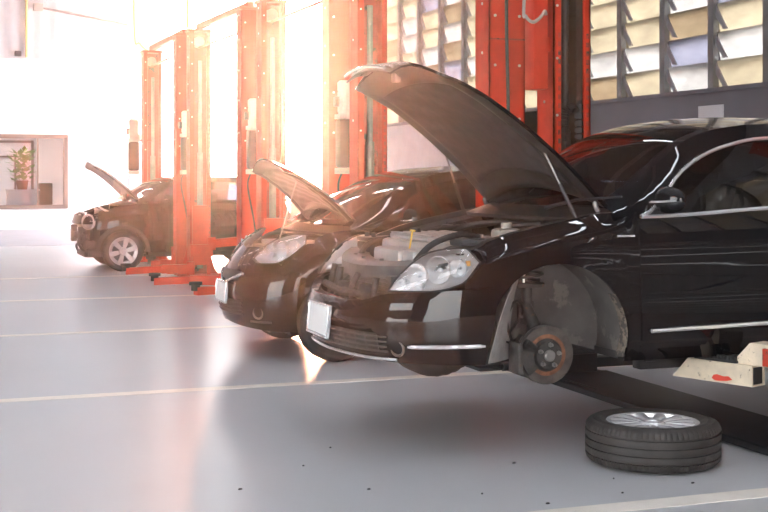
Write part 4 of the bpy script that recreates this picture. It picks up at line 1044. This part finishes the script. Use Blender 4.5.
# front suspension, disc and caliper on the near side
hx, hz = 1.030, .212
def hub_set(sg):
    yo = -sg*.775
    mb = MB(); mb.lathe([(.075, -.022), (.148, -.022), (.150, -.020), (.150, -.008), (.148, -.006), (.075, -.006)], 64); mb.lathe([(.150, .010), (.150, .022)], 4) if False else None
    mb.lathe([(.078, .002), (.148, .002), (.150, .004), (.150, .014), (.148, .016), (.088, .016), (.086, .020)], 64)
    mb.xf(lambda p: (p[0]+hx, yo-sg*p[2], p[1]*1+hz) if sg > 0 else (p[0]+hx, yo-sg*p[2], p[1]+hz)); d = mb.build('brake_disc', M['disc'], car, smooth=35)
    mb = MB(); mb.lathe([(.098, .0165), (.098, .0175), (.080, .0178), (.076, .032), (.070, .040), (.0, .040)], 48); mb.xf(lambda p: (p[0]+hx, yo-sg*p[2], p[1]+hz)); mb.build('disc_hat', M['iron'], d, smooth=35)
    mb = MB(); mb.lathe([(.106, .0168), (.100, .0185), (.088, .0185), (.084, .0175)], 48); mb.xf(lambda p: (p[0]+hx, yo-sg*p[2], p[1]+hz)); mb.build('rust_ring', M['rust'], d, smooth=35)
    mb = MB(); mb.lathe([(.030, .04), (.030, .052), (.024, .058), (.0, .058)], 24)
    for k in range(5):
        a = 2*PI*k/5+.2; mb.cyl((.055*math.cos(a), .055*math.sin(a), .038), (.055*math.cos(a), .055*math.sin(a), .066), .0075, 8); mb.cyl((.055*math.cos(a), .055*math.sin(a), .04), (.055*math.cos(a), .055*math.sin(a), .047), .013, 6)
    mb.xf(lambda p: (p[0]+hx, yo-sg*p[2], p[1]+hz)); mb.build('wheel_studs', M['steel'], d, smooth=35)
    mb = MB()                                     # caliper clasping the front edge of the disc
    for y0, y1, w in ((-.055, -.014, 1.0), (.030, .066, .85)):
        arc = [R(a) for a in frange(140, 222, 9)]
        out = [(.162*math.cos(a), .162*math.sin(a)) for a in arc]; inn = [(.098*math.cos(a), .098*math.sin(a)) for a in arc]
        for i in range(len(arc)-1):
            pp = [(hx+q[0], hz+q[1]*w) for q in (out[i], out[i+1], inn[i+1], inn[i])]; mb.prism(pp, yo-sg*y0, yo-sg*y1) if sg < 0 else mb.prism(pp, yo-y1, yo-y0)
    mb.bbox(hx-.185, hx-.155, min(yo+sg*.055, yo-sg*.066), max(yo+sg*.055, yo-sg*.066), hz-.085, hz+.075, .012)
    mb.cyl((hx-.13, yo+sg*.13, hz+.045), (hx-.13, yo+sg*.04, hz+.045), .014, 10); mb.cyl((hx-.13, yo+sg*.13, hz-.05), (hx-.13, yo+sg*.04, hz-.05), .014, 10)
    mb.build('brake_caliper', M['iron'], car, smooth=35)
    yk = yo+sg*.06
    mb = MB(); mb.tube([(hx, yk, hz-.12), (hx, yk+sg*.0, hz), (hx-.02, yk+sg*.05, hz+.16), (hx-.035, yk+sg*.10, hz+.24)], [.03, .055, .035, .03], 10); mb.cyl((hx, yk-sg*.03, hz), (hx, yk+sg*.05, hz), .06, 18)
    mb.build('knuckle', M['iron'], car)
    mb = MB(); sx, sy = hx-.030, yk+sg*.10
    mb.cyl((sx, sy, hz+.14), (sx+.005, sy, .58), .027, 18)
    mb.lathe([(.027, .545), (.088, .548), (.092, .558), (.092, .566), (.03, .575)], 28, (sx+.005, sy, 0)); mb.cyl((sx+.006, sy, .57), (sx+.008, sy, .74), .013, 10)
    stt = mb.build('strut', M['iron'], car)
    mb = MB(); mb.tube([(sx+.085*math.cos(a), sy+.085*math.sin(a), .575+a*.0065) for a in [k*.28 for k in range(96)] if .575+a*.0065 < .745], .0075, 6); mb.build('coil_spring', M['tank'], stt)
    mb = MB(); mb.bbox(sx-.05, sx+.04, sy-.012, sy+.012, hz+.17, hz+.26, .006); mb.build('strut_clamp', M['iron'], stt); mb = MB(); mb.cyl((sx-.03, sy-.03*sg, .56), (sx-.03, sy-.03*sg, .61), .008, 8); mb.ball((sx-.03, sy-.03*sg, .62), .012, .012, .012); mb.build('top_nut', M['bolt'], stt)
    mb = MB(); mb.tube(crom([(hx-.15, yo+sg*.07, hz+.05), (hx-.19, yo+sg*.06, hz+.18), (hx-.13, yo+sg*.08, hz+.27), (hx-.06, yo+sg*.14, hz+.21), (hx-.1, yo+sg*.2, hz+.1)], 8), .008, 8); mb.tube(crom([(hx-.21, yo+sg*.10, .53), (hx-.25, yo+sg*.08, .42), (hx-.22, yo+sg*.06, .30), (hx-.12, yo+sg*.10, .26), (hx-.03, yo+sg*.14, .27)], 8), .006, 6); mb.build('brake_hose', M['hose'], car)
    mb = MB(); mb.tube([(hx, yk, hz-.10), (hx+.04, -sg*.50, hz-.045), (hx+.08, -sg*.34, hz+.02)], [.022, .032, .035], 8); mb.build('control_arm', M['iron'], car)
    mb = MB(); mb.tube([(hx, yk, hz), (hx+.01, -sg*.30, hz+.06)], .018, 10); mb.lathe([(.02, -.06), (.045, -.05), (.038, -.03), (.05, -.01), (.04, .01), (.052, .03), (.03, .06)], 18, axis='y', c=(hx, -sg*.62, hz+.012)); mb.build('drive_shaft', M['hose'], car)
hub_set(1)
mb = MB(); mb.add([(0, 0, 0)], []); mb.v.clear()
# pale liner flap between the bumper edge and the open arch
mb = MB(); cols = []
for k in range(13):
    t = k/12; z = lerp(.185, .645, t); x0 = lerp(.70, .85, t**1.6); x1 = x0+lerp(.19, .10, t)
    p = G.Px(x0, z, -.010); cols.append([(lerp(x0, x1, j/4), lerp(p[1], -.66, (j/4)**1.2), z) for j in range(5)])
mb.rows(cols, flip=True); mb.build('liner_flap', pbr('dusty_grey_flap', (.29, .28, .27), .7, vary=.3, vscale=8, bump=.3), car, smooth=50, solid=.004)
mounted(car, 1.04, .765, .212, .334, .21, .215, 16, side=1)
for sg in (-1, 1): mounted(car, 3.845, sg*.765, .20, .334, .21, .215, 16, side=sg)

# ======================================================================= 2. the black hatchback
G = HATCH
car2 = thing('car', 'small black hatchback with raised bonnet, parked behind the sedan', 'car', (2.235, 10.05, 0))
zI2 = Spl([(.86, .98), (1.0, .99), (1.12, 1.06), (1.35, 1.24), (1.6, 1.355), (1.9, 1.40), (2.4, 1.41), (2.8, 1.385), (3.1, 1.30), (3.35, 1.08)])
skin_common(car2, G, HAT_BOW, HAT_CRN, 0, 0, 0, 0, (.86, 1.75), (1.75, 3.0), (3.0, 3.55), None, zI2)
ftop2 = Spl([(.2, .80), (.5, .945), (.75, .99), (1.0, 1.01)])
btop2 = Spl([(0, .845), (.24, .86), (.325, .86), (.352, .775), (.50, .745), (.66, .752), (.80, .70), (1.1, .66)])
mb = MB(); cols = []; sE = G.s_at(.735-.31)
ss = [-q for q in frange(0, 1.0, 26)][::-1]+frange(0, 1.0, 26)[1:]
sl = lambda z: G.s_at(.42+.02*clamp((z-.25)/.4))
for s in ss:
    a, b = .215+.05*(1-abs(s)), btop2(abs(s)); c = []
    for j in range(15):
        z = lerp(a, b, j/14); q = math.copysign(min(abs(s), sl(z)), s)
        off = -.022*sst((.075-abs(z-.40))/.03)*sst((.40-abs(q))/.06)
        c.append(G.P(q, z, off))
    cols.append(c)
mb.rows(cols); b2 = mb.build('front_bumper', M['paint'], car2, smooth=50)
mb = MB(); mb.grid(lambda u, v: G.P(lerp(-.40, .40, u), lerp(.335, .455, v), -.008), 20, 5); mb.build('lower_intake', M['plastic'], b2)
mb = MB()
for z in (.345, .375, .405, .435): mb.tube([G.P(s, z, .002) for s in frange(-.40, .40, 24)], .006, 5)
mb.build('intake_grille', M['plastic_m'], b2)
mb = MB(); mb.grid(lambda u, v: G.P(lerp(-.30, .30, u), lerp(.60, .675, v), .003), 20, 4); ug = mb.build('upper_grille', M['plastic'], b2)
mb = MB(); mb.tube([G.P(s, .66-.10*(1-abs(s)/.34), .010) for s in frange(-.34, .34, 24)], .010, 6); 
mb.build('chrome_band', M['chrome'], ug)
plate(b2, .012, 0, .50, .34, .15, .06)
for sg in (1, -1):
    mb = MB(); mb.tube([G.P(sg*s, .30, .004) for s in frange(.50, .70, 8)], .010, 6); mb.build('fog_trim', M['plastic_m'], b2)
    c = Vector(G.P(sg*.59, .37, .0)); mb = MB(); mb.lathe([(0, -.02), (.03, -.018), (.040, .0), (.048, .004), (.05, -.01)], 20); n = (Vector(G.P(sg*.59, .37, .05))-c).normalized(); qt = Vector((0, 0, 1)).rotation_difference(n); mb.xf(lambda p: tuple(qt @ Vector(p)+c)); mb.build('fog_lamp', M['alu'], b2)
    LO2 = [(.345, .775), (.50, .745), (.66, .752), (.75, .80), (.845, .90)]; HI2 = [(.345, .7755), (.39, .88), (.45, .935), (.60, .972), (.74, .972), (.845, .905)]
    lamp_patch(car2, G, (LO2, HI2), .010, bowls=((.50, .835, .055, 'lamp_white'), (.62, .85, .060, 'lamp_white'), (.73, .88, .045, 'lamp_white')), bulge=.03, deep=.12, sd=sg)
    def wl2(x):
        a = G.arch(x)
        if x < .44: a = max(a, .66)
        return a
    def lamp_low(x): return LO2 and Spl(LO2)(G.s_at(x))
    xs = archcols(G, .485, 1.02, 34)
    mb = panel(G, xs, lambda x: max(G.arch(x), .64 if x < .445 else 0), ftop2, 12, crown=lambda x: .10*(1-sst((x-.80)/.22)), ch=.12, sd=sg)
    panel(G, frange(.26, .487, 10), lambda x: max(min(.66, btop2(G.s_at(x))-.03), G.arch(x) if x > .43 else 0), lambda x: min(lamp_low(x)+.004, ftop2(x)), 4, sd=sg, mb=mb)
    f = mb.build('front_fender', M['paint'], car2, smooth=50, solid=.006)
    lip(G, 0, f, 'arch_lip', sg, .03); well(car2, G, 0, .78, sg, 'plastic', yin=.5); well(car2, G, 1, .78, sg, 'plastic', yin=.5)
    d = door(car2, G, 1.02, 2.10, .26, zI2, True, 'front_door', sg, chrome=False, chx=(None, None))
    wing_mirror(d, G, 1.33, 1.085, .985, sg, w=.21, h=.14)
    d2 = door(car2, G, 2.10, 2.92, .26, zI2, False, 'rear_door', sg, chrome=False)
    mb = panel(G, archcols(G, 2.85, 3.6, 24), lambda x: max(G.arch(x), .27 if x < 2.95 else .3), lambda x: min(G.belt(x), 1.06), 12, crown=.03, sd=sg); q = mb.build('rear_quarter', M['paint'], car2, smooth=50, solid=.008)
    lip(G, 1, q, 'arch_lip', sg, .03)
    panel(G, frange(1.07, 2.87, 20), lambda x: .19, lambda x: .26, 3, sd=sg, off=-.006).build('sill', M['paint'], car2, solid=.01)
    panel(G, frange(3.35, 3.6, 6), lambda x: .80, lambda x: 1.0, 4, off=.006, sd=sg).build('tail_lamp', M['belt_red'], car2, solid=.01)
    mounted(car2, .735, sg*.735, .293, .293, .185, .19, 7, side=sg, alloy=True)
    mounted(car2, 3.185, sg*.735, .293, .293, .185, .19, 7, side=sg)
mb = MB(); cols = [[G.P(q, lerp(.25, 1.04, j/12)) for j in range(13)] for q in frange(G.s_at(3.55), G.S[-1], 12)]; mb.rows(cols); mb.rows([[(p[0], -p[1], p[2]) for p in c] for c in cols], flip=True); mb.build('tailgate', M['paint'], car2, smooth=50, solid=.01)
mb = MB(); mb.box(1.0, 3.0, -.74, .74, .19, .23); mb.box(.3, 1.0, -.45, .45, .2, .23); mb.box(3.0, 3.6, -.45, .45, .25, .28); mb.build('floor_pan', M['plastic'], car2, smooth=0)
cabin(car2, G, 1.20, 1.75, .28, 1.05, .62)
mb = MB(); mb.box(.93, .96, -.66, .66, .23, .92); mb.build('firewall', M['paint_in'], car2, smooth=0)
mb = MB(); mb.box(.30, .90, -.50, .50, .30, .72); mb.bbox(.36, .80, -.30, .35, .72, .86, .03); mb.bbox(.40, .65, .38, .55, .7, .88, .02); mb.build('engine', M['paint_in'], car2, smooth=30)
mb = MB(); mb.bbox(.40, .76, -.24, .24, .86, .90, .02); mb.build('engine_cover', M['engine_grey'], car2)
mb = MB(); mb.bbox(.45, .62, -.56, -.38, .74, .92, .03); mb.build('coolant_tank', M['white_plastic'], car2)
mb = MB()
for p in ([(.3, -.2, .75), (.4, -.35, .9), (.6, -.3, .93), (.8, -.2, .92)], [(.35, .3, .8), (.5, .36, .93), (.75, .3, .94), (.9, .2, .9)]): mb.tube(crom(p, 6), .018, 8)
mb.build('engine_hose', M['hose'], car2)
mb = MB(); mb.grid(lambda u, v: (.94-.27*(1-(2*v-1)**2)+lerp(-.13, .02, u), lerp(-.70, .70, v), .975+.05*u+.012*(1-(2*v-1)**2)), 6, 20); mb.build('cowl', M['plastic'], car2, solid=.02)
mb = MB(); mb.tube([(.72, .25, 1.03), (.80, -.02, 1.07), (.90, -.32, 1.07)], [.012, .009, .006], 6); mb.build('wiper', M['plastic'], car2)
mb = MB(); mb.grid(lambda u, v: (.20+.22*(2*v-1)**2+.05*u, lerp(-.56, .56, v), .77+.05*u), 3, 16); mb.build('radiator_support', M['plastic_m'], car2, solid=.04)
zs2 = Spl([(0, 1.03), (.3, 1.01), (.6, .965), (.85, .90), (1, .83)])
hf2 = hood_fn(.97, 1.03, .69, .50, .27, zs2, .10, .16, .03, R(53))
hood2 = build_hood(car2, hf2, 20, 24, pad_mat='paint_in')
top = Vector(hf2(.72, -.55, -.05)); mb = MB(); mb.tube([(.33, -.50, .84), top], .006, 6); mb.build('prop_rod', M['steel'], car2)
mb = MB(); mb.tube([(2.55, -.1, 1.51), (2.95, -.1, 1.74)], [.006, .003], 6); mb.lathe([(.03, 1.49), (.025, 1.52), (0, 1.525)], 12, (2.55, -.1, 0)); mb.build('roof_aerial', M['plastic'], car2)

# ======================================================================= 3. the crossover at the end of the row
G = CROSS
car3 = thing('car', 'black crossover at the far end with a tall open bonnet and stripped front bumper', 'car', (2.08, 19.8, 0))
zI3 = Spl([(.9, .98), (1.1, 1.06), (1.35, 1.22), (1.6, 1.30), (2.0, 1.33), (2.5, 1.31), (2.85, 1.22), (3.05, 1.02)])
skin_common(car3, G, CRO_BOW, CRO_CRN, 0, 0, 0, 0, (.90, 1.62), (1.62, 2.75), (2.75, 3.3), None, zI3)
ftop3 = Spl([(.2, .84), (.45, .93), (.8, .985), (1.05, 1.01)])
mb = MB(); cols = []
for s in [-q for q in frange(0, .78, 18)][::-1]+frange(0, .78, 18)[1:]:
    cols.append([G.P(s, lerp(.70, .83, j/5)) for j in range(6)])
mb.rows(cols); fr = mb.build('front_panel', M['paint'], car3, smooth=50, solid=.01)
mb = MB(); mb.bbox(.10, .18, -.62, .62, .46, .56, .02); mb.bbox(.07, .16, -.55, -.42, .40, .66, .02); mb.bbox(.07, .16, .42, .55, .40, .66, .02); mb.build('bumper_beam', M['plastic_m'], car3)
mb = MB(); mb.box(.20, .24, -.5, .5, .30, .70)
for k in range(14): mb.box(.19, .2, -.5, .5, .31+k*.028, .315+k*.028)
mb.build('radiator', M['plastic'], car3, smooth=0)
mb = MB(); rr = random.Random(8)
for p in ([(.12, -.60, .60), (.06, -.62, .45), (.12, -.55, .33), (.20, -.5, .30)], [(.14, -.35, .45), (.07, -.3, .38), (.10, -.2, .30)], [(.2, -.68, .5), (.12, -.66, .40), (.22, -.66, .28), (.3, -.6, .24)]): mb.tube(crom(p, 6), .02, 7)
mb.bbox(.14, .30, -.70, -.58, .34, .46, .02); mb.bbox(.20, .40, -.72, -.60, .22, .33, .02); mb.bbox(.16, .4, -.5, .5, .20, .28, .02)
mb.build('hanging_bracket', M['plastic_m'], car3)
for sg in (1, -1):
    c = Vector(G.P(sg*.66, .735, -.01)); n = Vector((-.75, -sg*.66, 0)).normalized(); qt = Vector((0, 0, 1)).rotation_difference(n)
    mb = MB(); mb.lathe([(.02, -.06), (.07, -.04), (.098, .0), (.112, .016), (.118, .01), (.118, -.03)], 32); mb.xf(lambda p: tuple(qt @ Vector(p)+c)); h = mb.build('headlight', M['lamp_white'], car3)
    mb = MB(); mb.lathe([(.108, .012), (.09, .03), (.05, .045), (0, .05)], 32); mb.xf(lambda p: tuple(qt @ Vector(p)+c)); mb.build('lens', M['lens'], h)
    def lo3(x):
        a = G.arch(x)
        if x < .36: a = max(a, .62)
        return a
    mb = panel(G, archcols(G, .30, 1.06, 34), lo3, ftop3, 12, crown=lambda x: .10*(1-sst((x-.84)/.22)), ch=.12, sd=sg)
    panel(G, frange(.14, .31, 6), lambda x: .84, lambda x: max(.85, ftop3(x)), 4, sd=sg, mb=mb)
    f = mb.build('front_fender', M['paint'], car3, smooth=50, solid=.006)
    mb = MB(); xc, r, zc = G.arches[0]; cols = []
    for k in range(33):
        a = lerp(.0, PI, k/32); p = [(xc+rr_*math.cos(a), zc+rr_*math.sin(a)) for rr_ in (r, r+.055)]
        cols.append([G.Px(x, max(z, .24), .012, sg) for x, z in p])
    mb.rows(cols, flip=sg > 0); mb.build('arch_trim', M['plastic_m'], f, solid=.015)
    lip(G, 0, f, 'arch_lip', sg, .03); well(car3, G, 0, .78, sg, 'plastic', yin=.5); well(car3, G, 1, .78, sg, 'plastic', yin=.5)
    mb = MB(); mb.tube([(.36, -sg*.62, .955), (.45, -sg*.69, .90), (.58, -sg*.76, .86)], .014, 6); mb.build('wing_brace', M['bolt'], f)
    d = door(car3, G, 1.06, 2.0, .28, zI3, True, 'front_door', sg, chrome=False)
    wing_mirror(d, G, 1.36, 1.07, 1.0, sg, w=.2, h=.13)
    d2 = door(car3, G, 2.0, 2.62, .28, zI3, False, 'rear_door', sg, chrome=False)
    panel(G, archcols(G, 2.43, 3.35, 24), lambda x: max(G.arch(x), .30), lambda x: min(G.belt(x), 1.03), 12, sd=sg).build('rear_quarter', M['paint'], car3, smooth=50, solid=.008)
    panel(G, frange(1.03, 2.44, 16), lambda x: .21, lambda x: .28, 3, sd=sg, off=-.004).build('sill', M['plastic'], car3, solid=.01)
    mounted(car3, .69, sg*.745, .300, .300, .19, .205, 6, twin=True, side=sg, spin=.25, seg=72)
    mounted(car3, 2.78, sg*.745, .300, .300, .19, .205, 6, twin=True, side=sg, seg=72)
mb = MB(); cols = [[G.P(q, lerp(.28, .98, j/10)) for j in range(11)] for q in frange(G.s_at(3.28), G.S[-1], 12)]; mb.rows(cols); mb.rows([[(p[0], -p[1], p[2]) for p in c] for c in cols], flip=True); mb.build('tailgate', M['paint'], car3, smooth=50, solid=.01)
mb = MB(); mb.box(1.0, 2.5, -.74, .74, .21, .25); mb.box(.25, 1.0, -.45, .45, .22, .25); mb.box(2.5, 3.3, -.45, .45, .25, .28); mb.build('floor_pan', M['plastic'], car3, smooth=0)
cabin(car3, G, 1.2, 1.7, .30, 1.05, .62)
mb = MB(); mb.box(.93, .96, -.66, .66, .25, .93); mb.build('firewall', M['paint_in'], car3, smooth=0)
mb = MB(); mb.box(.28, .9, -.5, .5, .30, .78); mb.bbox(.4, .8, -.3, .3, .78, .9, .03); mb.build('engine', M['paint_in'], car3, smooth=30)
mb = MB(); mb.grid(lambda u, v: (.97-.25*(1-(2*v-1)**2)+lerp(-.13, .02, u), lerp(-.70, .70, v), .985+.04*u), 4, 16); mb.build('cowl', M['plastic'], car3, solid=.02)
zs3 = Spl([(0, 1.04), (.3, 1.02), (.6, .985), (.85, .93), (1, .86)])
hf3 = hood_fn(.98, 1.04, .70, .56, .14, zs3, .08, .14, .03, R(49))
hood3 = build_hood(car3, hf3, 18, 20, pad_mat='paint_in')
top = Vector(hf3(.55, -.75, -.05)); mb = MB(); mb.tube([(.50, -.68, .93), top], .007, 6); mb.build('prop_rod', M['steel'], car3)
# ---------------------------------------------------------------- grit on the floor
rr = random.Random(21); first = None
for k, (x, y) in enumerate([(2.0, 6.35), (2.35, 5.2), (1.75, 6.0), (2.75, 5.7), (3.05, 5.25), (2.55, 4.95), (1.35, 5.65), (2.95, 5.0), (3.35, 5.05), (1.9, 5.45)]):
    mb = MB(); n = 7; r = rr.uniform(.006, .014)
    pr = [(r*rr.uniform(.6, 1)*math.cos(2*PI*i/n), r*rr.uniform(.5, 1)*math.sin(2*PI*i/n)*.6) for i in range(n)]
    mb.add([(px, py, .0005) for px, py in pr]+[(px*.7, py*.7, .006) for px, py in pr], [tuple(range(n, 2*n))]+[(i, (i+1) % n, (i+1) % n+n, i+n) for i in range(n)])
    o = mb.build('grit_flake', M['speck']); o.location = (x, y, 0); tag(o, 'tiny dark flake of grit on the open grey floor', 'grit', 'flakes of grit on the workshop floor')

# ---------------------------------------------------------------- haze, light, camera
m, nt, out = nodes('flare_haze')
vs = nt.nodes.new('ShaderNodeVolumeScatter'); vs.inputs['Color'].default_value = (1, 1, 1, 1); vs.inputs['Density'].default_value = HAZE; vs.inputs['Anisotropy'].default_value = HAZE_G
nt.links.new(vs.outputs[0], out.inputs['Volume'])
mb = MB(); mb.box(LEFTX-16, 13.5, NEARY-2.5, FARY+7, -.3, 8.2); hz = mb.build('haze', m, smooth=0)  # volume added to give the warm flare its glow
tag(hz, 'thin added haze that stands in for the warm sun flare', 'haze', None, 'stuff')

def look(v): return Vector(v).to_track_quat('-Z', 'Y').to_euler()
sd = bpy.data.lights.new('low_sun', 'SUN'); sd.energy = SUN; sd.color = SUNCOL; sd.angle = R(6)
so = bpy.data.objects.new('low_sun', sd); COL.objects.link(so)
az = SUNDIR; so.rotation_euler = look((-az[0], -az[1], -az[2]))

w = bpy.data.worlds.new('sky'); bpy.context.scene.world = w; w.use_nodes = True
nt = w.node_tree; nt.nodes.clear(); wo = nt.nodes.new('ShaderNodeOutputWorld'); bg = nt.nodes.new('ShaderNodeBackground')
tc = nt.nodes.new('ShaderNodeTexCoord'); sx = nt.nodes.new('ShaderNodeSeparateXYZ'); nt.links.new(tc.outputs['Generated'], sx.inputs[0])
r = ramp(nt, sx.outputs['Z'], [(.0, (.80, .82, .86)), (.12, (1, .99, .97)), (.3, (1.1, 1.12, 1.15)), (.6, (2.3, 2.45, 2.7))])
nt.links.new(r.outputs['Color'], bg.inputs[0]); bg.inputs[1].default_value = SKYS; nt.links.new(bg.outputs[0], wo.inputs[0])

cam = bpy.data.cameras.new('camera'); co = bpy.data.objects.new('camera', cam); COL.objects.link(co)
co.location = (0, 0, 1.43); co.rotation_euler = (R(90), 0, R(-19.9))
cam.sensor_width = 36; cam.lens = 36*1270/768; cam.shift_y = -(256-175)/768; cam.clip_end = 200; cam.clip_start = .05
sc = bpy.context.scene; sc.camera = co
sc.view_settings.view_transform = 'Standard'; sc.view_settings.look = 'None'; sc.view_settings.gamma = 1; sc.view_settings.exposure = EXPO
sc.view_settings.use_curve_mapping = False
cy = sc.cycles; cy.max_bounces = 10; cy.transparent_max_bounces = 16; cy.sample_clamp_indirect = 12; cy.volume_bounces = 0; cy.caustics_reflective = False; cy.caustics_refractive = False
